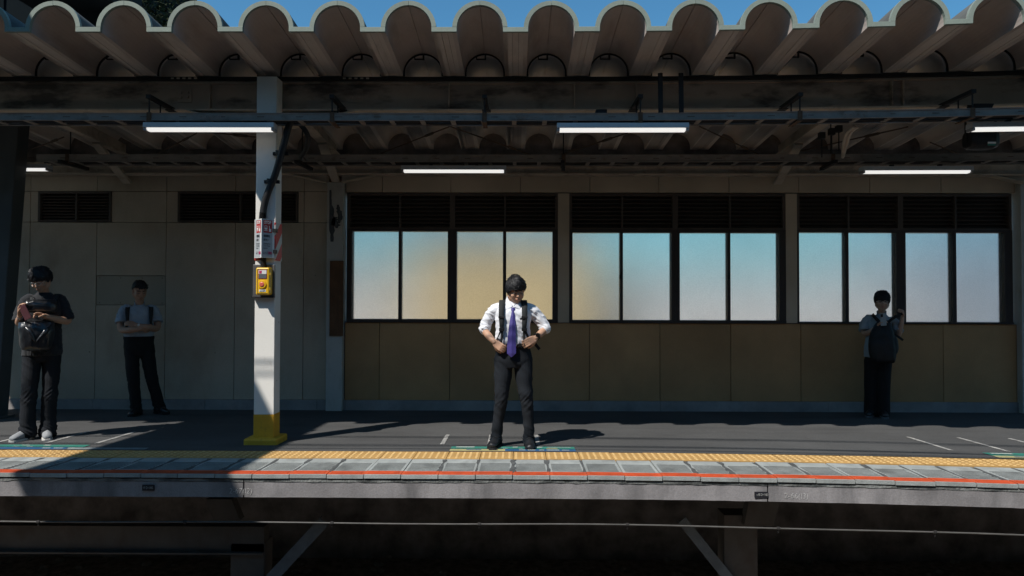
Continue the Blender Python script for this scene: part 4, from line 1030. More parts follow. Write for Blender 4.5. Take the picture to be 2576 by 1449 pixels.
fb = thing('footbridge', (-6.4, 4, 5.6), 'dark overhead footbridge crossing above the tracks at the left', 'footbridge')
FX0, FX1, FZ0, FZ1 = -6.99, -5.68, 5.6, 6.5
b = MB(); b.box(FX0, FX1, -14, 10.2, FZ0, FZ0+.12); b.build('deck', m_bridge, fb)
for nm, x0, x1 in (('side_girder', FX0, FX0+.05), ('side_girder', FX1-.05, FX1)):
    b = MB(); b.box(x0, x1, -14, 10.2, FZ0+.12, FZ1); b.build(nm, m_bridge, fb)
for i in range(12):
    y = -13.5+1.95*i; b = MB(); b.box(FX1, FX1+.035, y-.04, y+.04, FZ0, FZ1); b.build('stiffener', m_bridge, fb)
for y in (-12, 10.12):
    b = MB(); b.box(FX0+.2, FX1-.2, y-.3, y+.3, -1.6, FZ0); b.build('pier', m_bridge, fb)
m_tower = mat('near black green cladding', (0.010, 0.014, 0.016), 0.95, 0.15, 1.2, spec=0.03)
tw = thing('stair_tower', (-12, 13, -1.6), 'dark stair tower rising behind the canopy at the upper left', 'building')
b = MB(); b.box(-18, -7.6, 11.8, 16, -1.6, 10.5); b.build('wall', m_tower, tw)
b = MB(); b.box(-18.2, -7.4, 11.6, 16.2, 10.5, 10.8); b.build('roof', m_bridge, tw)
for i in range(6):
    x = -9.0-1.4*i; b = MB(); b.box(x-.02, x+.02, 11.77, 11.8, -1.6, 10.4); b.build('cladding_rib', m_tower, tw)

def tree(loc, h, r, label, n=5200, seed=4):
    rs = random.Random(seed); X, Y, Z = loc
    t = thing('tree', loc, label, 'tree')
    mb = mat('tree bark', (0.06,0.045,0.035), 0.9, 0.2, 6)
    ml = mat('dark leaf', (0.022,0.032,0.014), 0.75, 0.2, 5, rnd=0.0, spec=0.1)
    b = MB(); b.tube([(X,Y,Z),(X+.1,Y,Z+h*.35),(X-.05,Y+.1,Z+h*.7)], [.26,.18,.09], 10)
    limbs = []
    for k in range(9):
        a = 2*math.pi*k/9+rs.uniform(-.3,.3); z0 = Z+h*rs.uniform(.4,.68); L = r*rs.uniform(.6,.95)
        e = Vector((X+L*math.cos(a), Y+L*math.sin(a), z0+h*rs.uniform(.1,.26))); m = Vector((X,Y,z0)).lerp(e,.5)+Vector((0,0,.15))
        b.tube([(X,Y,z0), m, e], [.08,.05,.02], 6); limbs.append(e)
    b.build('trunk', mb, t, smooth=True)
    b = MB(); cl = []
    for k in range(34):
        u = Vector((rs.gauss(0,1), rs.gauss(0,1), rs.gauss(0,1))).normalized()*rs.uniform(.45,1)
        cl.append((Vector((X+u.x*r, Y+u.y*r, Z+h*.72+u.z*h*.28)), rs.uniform(.3,.62)))
    for i in range(n):
        c, cr = rs.choice(cl); u = Vector((rs.gauss(0,1), rs.gauss(0,1), rs.gauss(0,1))).normalized()*cr*rs.uniform(.5,1.08)
        p = c+u; s = rs.uniform(.035,.075)
        d1 = Vector((rs.gauss(0,1), rs.gauss(0,1), rs.gauss(0,.6))).normalized(); d2 = d1.cross(Vector((rs.gauss(0,1),rs.gauss(0,1),rs.gauss(0,1)))).normalized()
        b.add([p-d1*s, p+d2*s*.5, p+d1*s, p-d2*s*.5], [(0,1,2,3)])
    b.build('crown', ml, t, fix=False)
    return t
tree((-7.05, 12.6, -1.62), 9.4, 1.0, 'dark leafy tree rising behind the canopy beside the stair tower')

for i, (yl, z) in enumerate(((1099.5, 5.1), (1102.5, 5.5), (1120.5, 5.0), (1123, 5.7), (1129.5, 5.3))):
    p = on_floor(1300, yl); Yw = p.y-SUN_Y*(z-p.z)
    t = thing('overhead_wire', (0, Yw, z), ('lowest','second lowest','middle','highest','second highest')[i]+' overhead wire strung along above the track', 'wire', 'overhead wires above the track')
    b = MB(); pl = [(X, Yw+.012*math.sin(X*.9+i)+ (bend(X+3,EDGE_Y)-EDGE_Y), z+.03*math.cos(X*.35+i)) for X in [-14+1.0*k for k in range(29)]]
    b.tube(pl, .011, 6, round_end=False); b.build('wire', m_dark, t, smooth=True)
nc = thing('near_canopy', (0, -1.5, 3.9), 'plain canopy roof over the near platform behind the viewpoint', 'canopy')
b = MB(); b.box(-30, 30, -7, 0.4, 4.0, 4.12); b.build('roof_sheet', m_vault, nc)
b = MB(); b.box(-30, 30, 0.25, 0.4, 3.86, 4.0); b.build('fascia', m_fascia, nc)
for X in (-9, -3.5, 5, 11):
    b = MB(); b.box(X-.1, X+.1, -3.1, -2.9, -.02, 4.0); b.build('post', m_post, nc)
b = MB(); b.box(-30, 30, -6.8, -6.5, -.02, 4.0); b.build('sky_stop_wall', m_panel, nc)  # unseen wall added to cut low sky light reaching the far platform
ob = thing('sky_block', (0, -12, -.02), 'plain grey block added behind the near platform to shut out low sky', 'building')
b = MB(); b.box(-45, 45, -18, -9.2, -1.6, 10.2); b.build('wall', mat('sky block render', (0.40,0.37,0.33), 0.9, 0.08, 0.6), ob)  # unseen block, added to limit sky light under the far canopy
for k in range(14):
    for q in range(3):
        x = -39+6*k; z = 1.5+3.6*q; b = MB(); b.box(x-1.6, x+1.6, -9.22, -9.15, z, z+1.7); b.build('window', m_frame, ob)
# ================================================================== people
def skinmat(nm, c): 
    m = mat(nm, c, 0.55, 0.06, 25, spec=0.35, bump=0.05, bscale=300); 
    m.node_tree.nodes['Principled BSDF'].inputs['Subsurface Weight'].default_value = 0.0; return m
m_skin = skinmat('skin', (0.50, 0.29, 0.19)); m_skin2 = skinmat('skin tone deeper', (0.42, 0.235, 0.155)); m_skin3 = skinmat('skin tone pale', (0.48, 0.30, 0.22))
m_hair = mat('black hair', (0.011, 0.011, 0.013), 0.52, 0.1, 60, spec=0.35)
m_lip = mat('lip', (0.33, 0.13, 0.10), 0.5, 0.0); m_eyew = mat('eye white', (0.55,0.52,0.50), 0.3, 0.0); m_eyed = mat('eye dark', (0.01,0.008,0.007), 0.25, 0.0)
m_shirt = mat('white shirt cotton', (0.72, 0.73, 0.77), 0.85, 0.03, 6, bump=0.12, bscale=140, sheen=0.1)
m_shirtb = mat('pale blue shirt cotton', (0.31, 0.345, 0.40), 0.85, 0.04, 6, bump=0.12, bscale=140)
m_shirtg = mat('grey blue shirt cotton', (0.27, 0.32, 0.36), 0.85, 0.04, 6, bump=0.12, bscale=140)
m_blackshirt = mat('black shirt cotton', (0.020, 0.021, 0.024), 0.9, 0.1, 8, bump=0.15, bscale=120, sheen=0.1)
m_trgrey = mat('charcoal trousers', (0.019, 0.022, 0.027), 0.9, 0.10, 7, bump=0.12, bscale=160, spec=0.12)
m_trdark = mat('dark slate trousers', (0.019, 0.021, 0.025), 0.9, 0.08, 7, spec=0.12, bump=0.12, bscale=160)
m_trblack = mat('black trousers', (0.010, 0.010, 0.011), 0.9, 0.08, 7)
m_shoe = mat('black leather shoe', (0.016, 0.017, 0.019), 0.42, 0.1, 20, spec=0.5)
m_sole = mat('dark sole', (0.02,0.02,0.02), 0.8, 0.05, 10)
m_sneak = mat('grey knit sneaker', (0.30, 0.31, 0.32), 0.9, 0.1, 60, bump=0.3, bscale=300)
m_sneaksole = mat('off white sneaker sole', (0.58, 0.56, 0.52), 0.7, 0.06, 12)
m_greysole = mat('grey sole', (0.14,0.14,0.145), 0.8, 0.05, 10)
m_belt = mat('black belt', (0.010,0.010,0.011), 0.7, 0.05, 20, spec=0.15)
m_webb = mat('black webbing', (0.022,0.024,0.025), 0.8, 0.08, 40, bump=0.2, bscale=300)
m_nylon = mat('black nylon', (0.016,0.017,0.019), 0.6, 0.08, 14, bump=0.15, bscale=60)
m_leatherette = mat('black glossy leatherette', (0.017,0.018,0.021), 0.30, 0.1, 14, bump=0.35, bscale=26, spec=0.6)
m_metal = mat('silver metal', (0.6,0.6,0.6), 0.3, 0.02, 9, metal=1.0)
m_case = mat('dusty pink phone case', (0.15,0.06,0.068), 0.4, 0.03, 9)
m_phone = mat('pale phone back', (0.32,0.33,0.35), 0.3, 0.03, 9)

def remesh(b, name, mats, voxel, smooth=4, disp=None, M=None):
    me = b.mesh(name+'_tmp', mats if isinstance(mats, list) else [mats])
    o = bpy.data.objects.new(name+'_tmp', me); COL.objects.link(o)
    md = o.modifiers.new('r', 'REMESH'); md.mode = 'VOXEL'; md.voxel_size = voxel; md.use_smooth_shade = True
    if smooth:
        sm = o.modifiers.new('s', 'SMOOTH'); sm.factor = 0.5; sm.iterations = smooth
    dg = bpy.context.evaluated_depsgraph_get(); dg.update()
    ne = bpy.data.meshes.new_from_object(o.evaluated_get(dg)); ne.name = name
    bpy.data.objects.remove(o); bpy.data.meshes.remove(me)
    ne.materials.clear()
    for m in (mats if isinstance(mats, list) else [mats]): ne.materials.append(m)
    if disp:
        ns = [v.normal.copy() for v in ne.vertices]
        for v, n in zip(ne.vertices, ns): v.co += n*disp(v.co)
    if M is not None: ne.transform(M)
    ne.polygons.foreach_set('use_smooth', [True]*len(ne.polygons))
    return ne
def folds(amp, sx, sy, sz, seed=0.0, fine=0.35):
    def f(p):
        q = Vector((p.x*sx+seed, p.y*sy, p.z*sz))
        a = noise.noise(q); c = noise.noise(q*2.3+Vector((3.1,7.7,1.3)))
        return amp*((1-abs(a)*2.2)*0.6 + fine*c)
    return f
def lerp3(a, b, t): return Vector(a).lerp(Vector(b), t)
def limb(b, P, r, n=14, ref=(0,1,0), sub=5, m=0, flat=False):
    P = [Vector(p) for p in P]; rr = [q if isinstance(q,(tuple,list)) else (q,q) for q in r]
    pts = []; rs = []
    for i in range(len(P)-1):
        p0,p1,p2,p3 = P[max(i-1,0)],P[i],P[i+1],P[min(i+2,len(P)-1)]
        for k in range(sub):
            t = k/sub; pts.append(0.5*((2*p1)+(p2-p0)*t+(2*p0-5*p1+4*p2-p3)*t*t+(3*p1-p0-3*p2+p3)*t**3))
            s = t*t*(3-2*t); rs.append((rr[i][0]*(1-s)+rr[i+1][0]*s, rr[i][1]*(1-s)+rr[i+1][1]*s))
    pts.append(P[-1]); rs.append(rr[-1]); b.tube(pts, rs, n, ref=ref, m=m, round_end=not flat)
def rings(b, R_, n=24, power=0.85, m=0, sub=4):
    # R_: (cx, cy, z, rx, ry) stacked from below
    out = []
    for i in range(len(R_)-1):
        a0,a1,a2,a3 = R_[max(i-1,0)],R_[i],R_[i+1],R_[min(i+2,len(R_)-1)]
        for k in range(sub):
            t = k/sub
            out.append([0.5*((2*p1)+(p2-p0)*t+(2*p0-5*p1+4*p2-p3)*t*t+(3*p1-p0-3*p2+p3)*t**3) for p0,p1,p2,p3 in zip(a0,a1,a2,a3)])
    out.append(list(R_[-1])); b0 = len(b.v)
    for cx,cy,z,rx,ry in out:
        for k in range(n):
            a = 2*math.pi*k/n; ca,sa = math.cos(a),math.sin(a)
            b.v.append((cx+rx*math.copysign(abs(ca)**power,ca), cy+ry*math.copysign(abs(sa)**power,sa), z))
    N = len(out)
    for i in range(N-1):
        for k in range(n): b.f.append((b0+i*n+k,b0+i*n+(k+1)%n,b0+(i+1)*n+(k+1)%n,b0+(i+1)*n+k)); b.m.append(m)
    b.f.append(tuple(b0+k for k in range(n))[::-1]); b.m.append(m); b.f.append(tuple(b0+(N-1)*n+k for k in range(n))); b.m.append(m)
def hand(b, wrist, d, pn, curl=0.6, side=1, size=1.0, spread=0.06, thumb=0.7, curls=None):
    # wrist, direction of the palm, palm normal (the side fingers curl to), side: +1 thumb towards d x pn
    W = Vector(wrist); d = Vector(d).normalized(); pn = Vector(pn); pn = (pn-d*pn.dot(d)).normalized(); s = d.cross(pn).normalized()*side
    L = 0.085*size
    K = W+d*L
    for q in (-.030,-.010,.010,.030):
        limb(b, [W+s*q*.55*size, W+d*L*.5+s*q*.85*size, K+s*q*size], [(.014*size,.012*size),(.014*size,.013*size),(.0115*size,.011*size)], 8, sub=2)
    lens = [(.030,.070),(.010,.078),(-.010,.073),(-.030,.058)]
    for i, (q, fl) in enumerate(lens):
        c = (curls[i] if curls else curl); base = K+s*q*size; dd = d.copy(); a = 0.0; pts = [base-d*.012]; rr = [.0105*size]
        p = base; ang = 0
        for j, fr in enumerate((.45,.30,.25)):
            ang += c*(1.15,1.25,.8)[j]
            v = (d*math.cos(ang)+pn*math.sin(ang)+s*spread*(q/.03)*.6).normalized()
            pts.append(p.copy()); rr.append((.0098,.0092,.0084)[j]*size); p = p+v*fl*fr*size
        pts.append(p); rr.append(.0072*size)
        limb(b, pts, rr, 8, sub=2)
    tb = W+d*.022*size+s*.026*size
    t1 = tb+(d*.55+s*.75*thumb+pn*.35).normalized()*.040*size; t2 = t1+(d*.85+s*.25*thumb+pn*.5).normalized()*.030*size; t3 = t2+(d*.85-s*.1+pn*.55).normalized()*.024*size
    limb(b, [tb-d*.01, tb, t1, t2, t3], [.015*size,.0145*size,.012*size,.0105*size,.0085*size], 8, sub=2)
    return K
def head_parts(skin, C, rot, hair_fn, XS=1.0):
    # returns closures: adds the head to the body bmesh, in head space x right (viewer), y away, z up; face looks to -y
    M = Matrix.Translation(Vector(C)) @ Matrix.Diagonal((1/XS,1,1,1)) @ rot.to_4x4()
    h = MB()
    h.ell((0,.012,.038), (.076,.094,.092), n=20, k=14)             # cranium
    h.ell((0,-.022,-.022), (.066,.066,.090), n=18, k=12)           # face block
    h.ell((0,-.040,-.070), (.045,.042,.044), n=14, k=10)           # jaw
    h.ell((0,-.060,-.094), (.022,.020,.018), n=10, k=8)            # chin
    for s in (-1,1):
        h.ell((s*.040,-.060,-.028), (.026,.022,.024), n=10, k=8)   # cheek
        h.tube([(s*.012,-.086,.026),(s*.034,-.082,.030),(s*.055,-.064,.024)], [.007,.008,.006], 8)   # brow
        h.ell((s*.076,.012,-.006), (.009,.020,.032), n=10, k=8, rot=Matrix.Rotation(s*.25,3,'Z'))    # ear
        h.ell((s*.010,-.097,-.030), (.008,.009,.007), n=8, k=6)    # nostril wing
        limb(h, [(s*.030,-.03,-.085),(s*.058,-.01,-.060),(s*.066,.010,-.030)], [.020,.020,.020], 8, sub=2)
    h.tube([(0,-.086,.018),(0,-.096,-.008),(0,-.106,-.026)], [.007,.0085,.0105], 10)                  # nose
    h.tube([(-.020,-.083,-.059),(0,-.090,-.054),(.020,-.083,-.059)], [.004,.0055,.004], 8)
    h.tube([(-.016,-.082,-.067),(0,-.088,-.065),(.016,-.082,-.067)], [.004,.006,.004], 8)
    h.xform(M)
    return h, M
def head_extras(parent, M, glasses=False, brow=True, down=False):
    for s in (-1,1):
        b = MB(); b.ell((s*.031,-.081,.000 if down else .006), (.0125,.006,.0022 if down else .0055), n=12, k=8); b.xform(M); e = b.build('eye', m_eyew, parent, smooth=True)
        b = MB(); b.ell((s*.031,-.0858,-.001 if down else .0045), (.0052,.0025,.0022 if down else .0052), n=10, k=6); b.xform(M); b.build('iris', m_eyed, e, smooth=True)
        b = MB(); dz = -.0125 if down else 0
        b.tube([(s*.017,-.0865,.0125+dz),(s*.031,-.0895,.0145+dz),(s*.046,-.081,.0105+dz)], [.0016,.0022,.0016] if down else [.0028,.0032,.0024], 6); b.xform(M); b.build('eyelid', m_hair, parent, smooth=True)
        b = MB(); b.tube([(s*.014,-.092,.027),(s*.033,-.0905,.034),(s*.054,-.074,.028)], [.0042,.005,.003], 6); b.xform(M); b.build('eyebrow', m_hair, parent, smooth=True)
    b = MB(); b.tube([(-.021,-.0865,-.0640),(0,-.0945,-.0580),(.021,-.0865,-.0640)], [.0016,.0030,.0016], 6); b.xform(M); b.build('mouth', m_lip, parent, smooth=True)
    if glasses:
        g = MB()
        for s in (-1,1):
            pts = [(s*.031+.023*math.cos(a), -.1005+.004*abs(math.cos(a)), .004+.018*math.sin(a)) for a in [2*math.pi*k/18 for k in range(19)]]
            g.tube(pts, .0014, 6, round_end=False)
            g.tube([(s*.054,-.098,.008),(s*.078,-.04,.012),(s*.082,.015,.006)], .0016, 6)
        g.tube([(-.009,-.102,.008),(.009,-.102,.008)], .0016, 6); g.xform(M); g.build('glasses', m_metal, parent, smooth=True)
def hair_mesh(parent, M, seed, n=420, fringe=.055, side=.02, back=-.05, length=.05, puff=.012, name='hair', part=0.0, voxel=None, down=1.0, wild=1.0):
    rs = random.Random(seed); b = MB()
    # scalp shell
    V = []; NU, NV = 28, 12
    def limit(ph):                                  # lowest z for the hairline by direction; ph=0 is front
        c = math.cos(ph); jag = .006*math.sin(ph*9+seed)+.004*math.sin(ph*21+2*seed)
        if c > .55: return fringe+jag+.012*min(1,wild)
        if c > -.1: return side + (fringe-side)*max(0,(c+.1)/.65)**1.5
        return back + (side-back)*max(0,(c+1)/.9)
    for j in range(NV+1):
        for i in range(NU):
            ph = 2*math.pi*i/NU; zl = limit(ph); thmax = math.acos(max(-1,min(1,(zl-.038)/(.092+puff))))
            th = thmax*j/NV
            r = puff+rs.uniform(-.003,.003)
            V.append((math.sin(ph)*math.sin(th)*(.077+r), .012-math.cos(ph)*math.sin(th)*(.094+r), .038+math.cos(th)*(.094+r)))
    fs = []
    for j in range(NV):
        for i in range(NU): fs.append((j*NU+i, j*NU+(i+1)%NU, (j+1)*NU+(i+1)%NU, (j+1)*NU+i))
    b.add(V, fs)
    # locks: thin tapering tufts combed along the head
    clump = [rs.gauss(0,1) for _ in range(64)]
    for k in range(n):
        ph = rs.uniform(0, 2*math.pi); zl = limit(ph); thmax = math.acos(max(-1,min(1,(zl-.038)/(.092+puff))))
        th = thmax*math.sqrt(rs.uniform(.01,.96))
        er, et = .076+puff, .093+puff
        ck = clump[int(ph/(2*math.pi)*32) % 32 + 32*int(th > .9)]
        def on(ph_, th_, up):
            d_ = Vector((math.sin(ph_)*math.sin(th_), -math.cos(ph_)*math.sin(th_), math.cos(th_)))
            return Vector((d_.x*(er+up), .012+d_.y*(et+up), .038+d_.z*(et+up))), d_
        dth = length/.095*rs.uniform(.5,1.1)*down; dph = (part*2.2+ck*.16+rs.gauss(0,.10))*length/.05/max(.35,math.sin(th))
        ext = rs.uniform(-.06,.20)*(.4+.6*min(1,wild)); w = rs.uniform(.003,.0060); lift = rs.uniform(0,.006)*(1+.6*ck*wild)
        pts = []
        for q in range(5):
            f = q/4; up_ = .0015+lift*math.sin(math.pi*min(1,f*.9))+wild*.008*f*f*max(0,ck)
            p_, d_ = on(ph+dph*f, min(th+dth*f, thmax+ext), up_); pts.append((p_, d_))
        vs = []; fs2 = []
        for q, (p_, d_) in enumerate(pts):
            t_ = (pts[min(q+1,4)][0]-pts[max(q-1,0)][0]).normalized(); sd = t_.cross(d_).normalized(); ww = w*(1,1.1,1,.7,.12)[q]
            vs += [p_-sd*ww-d_*.003, p_+d_*.0016, p_+sd*ww-d_*.003]
        for q in range(4):
            i0 = 3*q; fs2 += [(i0,i0+1,i0+4,i0+3),(i0+1,i0+2,i0+5,i0+4)]
        b.add(vs, fs2)
    # loose tufts standing off the outline
    for k in range(int(70*wild)):
        ph = rs.uniform(0, 2*math.pi); th = rs.uniform(.1,.95)*math.acos(max(-1,min(1,(limit(ph)-.038)/(.092+puff))))
        d_ = Vector((math.sin(ph)*math.sin(th), -math.cos(ph)*math.sin(th), math.cos(th)))
        p_ = Vector((d_.x*(.076+puff), .012+d_.y*(.093+puff), .038+d_.z*(.093+puff)))
        t_ = Vector((math.sin(ph)*math.cos(th)+part*2, -math.cos(ph)*math.cos(th), -math.sin(th)*.7))+Vector((rs.gauss(0,.4),rs.gauss(0,.4),rs.gauss(0,.3)))
        t_.normalize(); sd = t_.cross(d_).normalized(); L = rs.uniform(.018,.034); w = rs.uniform(.004,.008); hgt = rs.uniform(.003,.011)
        b.add([p_-sd*w-d_*.004, p_+sd*w-d_*.004, p_+t_*L*.5+d_*hgt-sd*w*.8, p_+t_*L*.5+d_*hgt+sd*w*.8, p_+t_*L+d_*hgt*.8], [(0,1,3,2),(2,3,4)])
    b.xform(M); return b.build(name, m_hair, parent, smooth=True, fix=False)
def shoe(parent, loc, yaw, mu, ms, L=.275, W=.098, H=.105, nm='shoe', laces=False):
    b = MB()
    rings_ = [(-.5,.28,.7),(-.42,.40,.96),(-.25,.46,1.0),(0,.46,.86),(.2,.50,.70),(.36,.50,.56),(.46,.40,.46),(.5,.22,.34)]
    n = 16; b0 = 0
    for (f, w, h) in rings_:
        for k in range(n):
            a = 2*math.pi*k/n; ca, sa = math.cos(a), math.sin(a)
            z = H*h*.5*(1+sa)
            tw = 1.0 if sa < 0 else 1-.45*sa**2
            b.v.append((W*w*ca*tw, -L*f, .018+z))
    N = len(rings_)
    for i in range(N-1):
        for k in range(n): b.f.append((i*n+k,i*n+(k+1)%n,(i+1)*n+(k+1)%n,(i+1)*n+k)); b.m.append(0)
    b.f.append(tuple(range(n))); b.f.append(tuple((N-1)*n+k for k in range(n))[::-1]); b.m += [0,0]
    M = Matrix.Translation(Vector(loc)) @ Matrix.Rotation(yaw, 4, 'Z')
    b.xform(M); o = b.build(nm, mu, parent, smooth=True)
    s = MB(); pl = []
    for (f, w, h) in rings_: pl.append((W*(w+.03), -L*f*1.02))
    poly = [(x, y, 0) for x, y in pl]+[(-x, y, 0) for x, y in reversed(pl)]
    s.prism(poly, (0,0,0.002), (0,0,.024)); s.xform(M); s.build('sole', ms, o, bevel=.004)
    if laces:
        l = MB()
        for q in range(4):
            y = -L*(.02+.06*q); z = .018+H*(.86-.11*q)*.98
            l.tube([(-.026,y,z-.012),(0,y-.004,z+.001),(.026,y,z-.012)], .0035, 6)
        l.xform(M); l.build('laces', m_webb, o, smooth=True)
    return o
def ribbon(b, P, w, th, side, sub=6, m=0):
    P = [Vector(p) for p in P]; pts = smooth_path(P, sub)
    side = [Vector(s) for s in side] if isinstance(side, list) else [Vector(side)]*len(P)
    b0 = len(b.v); N = len(pts)
    for i, p in enumerate(pts):
        t = (pts[min(i+1,N-1)]-pts[max(i-1,0)]).normalized(); f = i/(N-1)*(len(P)-1); j = min(int(f), len(P)-2); s = side[j].lerp(side[j+1], f-j)
        s = (s-t*s.dot(t)).normalized(); n = t.cross(s).normalized()
        ww = w if not isinstance(w, (list,tuple)) else w[j]*(1-(f-j))+w[j+1]*(f-j)
        for a, c in ((-1,-1),(1,-1),(1,1),(-1,1)): b.v.append(tuple(p+s*a*ww/2+n*c*th/2))
    for i in range(N-1):
        q = b0+4*i
        for k in range(4): b.f.append((q+k, q+(k+1)%4, q+4+(k+1)%4, q+4+k)); b.m.append(m)
    b.f.append((b0,b0+1,b0+2,b0+3)); b.f.append(tuple(b0+4*(N-1)+k for k in (3,2,1,0))); b.m += [m,m]
def person_root(px, py, turn, label):
    g = on_floor(px, py); t = thing('person', (g.x, g.y, g.z), label, 'person')
    th = math.atan2(-g.x, g.y) if turn else 0.0                  # faces the viewpoint
    t.rotation_euler = (0, 0, th); t.scale = (math.cos(th), 1, 1)
    return t, g
def held(name, root, off, label, cat):
    M = Matrix.LocRotScale(root.location, root.rotation_euler, root.scale)
    t = thing(name, M @ Vector(off), label, cat); t.rotation_euler = root.rotation_euler; t.scale = root.scale
    return t
def put(o_mesh, name, parent): return link(name, o_mesh, parent, local=True)
class Loc:                                         # builds in person space
    pass
def pbuild(b, name, m, parent, smooth=True, bevel=0.0):
    me = b.mesh(name, m if isinstance(m, list) else [m], smooth); return link(name, me, parent, local=True, bevel=bevel)
_build0 = MB.build
def _local_build(s, name, m, parent=None, smooth=False, bevel=0.0, local=True, fix=True):
    return _build0(s, name, m, parent, smooth, bevel, True, fix)
MB.build = _local_build                             # from here on parts are built in the space of their thing

def shirtf(seed, amp=1.0):
    def f(p):
        ax = abs(p.x); arm = max(0, min(1, (ax-.16)/.05)); waist = max(0, min(1, (1.16-p.z)/.14))*(1-arm)
        # pulled creases: ridged noise stretched along slanted directions
        a = noise.noise(Vector((p.x*9+p.z*16+seed, p.y*9, p.z*7-p.x*5))); c = noise.noise(Vector((p.x*24-p.z*11, p.y*20+seed, p.z*15)))
        r1 = (1-abs(a)*2.6); w = noise.noise(Vector((p.x*30+seed, p.y*22, p.z*6)))
        k = noise.noise(Vector((p.x*14, p.y*14+seed, p.z*34+p.x*20)))
        return amp*(.0045*r1 + .0025*c + arm*(.0058*(1-abs(k)*2.4)) + waist*(.0070*(1-abs(w)*2.4)))
    return f
# ---------------------------------------------------------------- man in white shirt and violet tie
T1, g1 = person_root(1290, 1122.5, 0, 'man in white shirt and violet tie with hands on hips in the sun')
Z = lambda y: (1122.5-y)/256.0
rot = Euler((R(18), R(-3), R(14)), 'XYZ').to_matrix()      # bowed, turned a little to his left
HC = Vector((.026, -.052, 1.532))
body = MB(); hd, HM = head_parts(m_skin, HC, rot, None); body.v += hd.v; body.f += hd.f; body.m += hd.m
limb(body, [(0,.012,1.36),(.004,.004,1.42),(.014,-.018,1.48)], [.062,.056,.055], 16)
rings(body, [(0,.01,.90,.12,.08),(0,.01,1.1,.125,.08),(0,.01,1.3,.13,.08),(0,.01,1.385,.09,.06)], n=16)
aL = [(-.160,.012,1.360),(-.235,.030,1.270),(-.288,.030,1.165),(-.245,-.045,1.095),(-.178,-.115,1.030)]
aR = [(.165,.012,1.360),(.245,.030,1.275),(.320,.030,1.168),(.275,-.045,1.118),(.218,-.110,1.072)]
for A in (aL, aR): limb(body, A, [.046,.042,.038,.036,.026], 12)
hand(body, aL[-1], (.55,-.28,-.42), (.35,.85,-.1), curl=.55, side=-1, size=1.02, thumb=.6)
hand(body, aR[-1], (-.72,-.30,-.38), (-.25,.85,-.15), curl=.42, side=1, size=1.02, thumb=.6)
bo = put(remesh(body, 'body', m_skin, .0050, 3), 'body', T1)
head_extras(T1, HM, down=True)
hair_mesh(T1, HM, 21, n=1300, fringe=.036, side=.002, back=-.058, length=.050, puff=.018, part=.14, wild=1.0)
# shirt
sh = MB()
rings(sh, [(0,.0,.975,.150,.100),(0,0,1.010,.168,.116),(0,0,1.06,.172,.120),(0,0,1.15,.168,.116),(0,0,1.24,.176,.120),(0,.004,1.31,.180,.118),(0,.008,1.36,.165,.100),(0,.010,1.400,.110,.080),(0,.010,1.425,.070,.066)], n=28)
for s, A in ((-1,aL),(1,aR)):
    limb(sh, [(s*.12,.010,1.352),(s*.185,.018,1.325),A[1],lerp3(A[1],A[2],.6),Vector(A[2])+Vector((0,.004,-.004)),lerp3(A[2],A[3],.28)], [.068,.066,.056,.052,.051,.049], 16)
    e = lerp3(A[2],A[3],.12); e2 = lerp3(A[2],A[3],.36); limb(sh, [e, e2], [.055,.054], 16, flat=True)      # rolled cuff
put(remesh(sh, 'shirt', m_shirt, .0055, 3, shirtf(1.7)), 'shirt', T1)
c = MB()
for s in (-1,1):
    ribbon(c, [(0,.078,1.462),(s*.060,.045,1.458),(s*.066,-.010,1.440),(s*.046,-.062,1.408),(s*.014,-.088,1.375)], [.044,.046,.050,.052,.030], .006, [(0,0,1),(s*-.3,0,1),(s*-.45,0,1),(s*-.5,-.3,.8),(s*-.6,-.3,.6)])
    c.add([(s*.012,-.094,1.378),(s*.060,-.060,1.428),(s*.072,-.088,1.352),(s*.012,-.100,1.374),(s*.060,-.068,1.426),(s*.072,-.094,1.350)], [(0,1,2),(3,5,4),(0,3,4,1),(1,4,5,2),(2,5,3,0)])
c.build('collar', m_shirt, T1, smooth=False)
b = MB()
for q in range(3): b.ell((.028+.004*q, -.122, 1.27-.085*q), (.005,.003,.005), n=8, k=5)
# tie
tk = [(0,-.100,1.370,.036),(0,-.108,1.345,.044),(.0,-.112,1.330,.030),(-.002,-.122,1.29,.044),(-.006,-.136,1.20,.066),(-.012,-.146,1.08,.082),(-.014,-.150,.995,.089),(-.014,-.150,.925,.091)]
L_ = [(x-w/2,y+.003,z) for x,y,z,w in tk]; Rr = [(x+w/2,y+.003,z) for x,y,z,w in tk]; Cc = [(x,y-.008,z) for x,y,z,w in tk]; n = len(tk)
t = MB(); t.add(L_+Cc+Rr+[(-.014,-.150,.884)], [(i,n+i,n+i+1,i+1) for i in range(n-1)]+[(n+i,2*n+i,2*n+i+1,n+i+1) for i in range(n-1)]+[(n-1,2*n-1,3*n),(2*n-1,3*n-1,3*n)]+[(i,i+1,2*n+i+1,2*n+i) for i in range(n-1)]+[(n-1,3*n,3*n-1)])
t.build('tie', m_tie, T1, smooth=False, bevel=0.002)
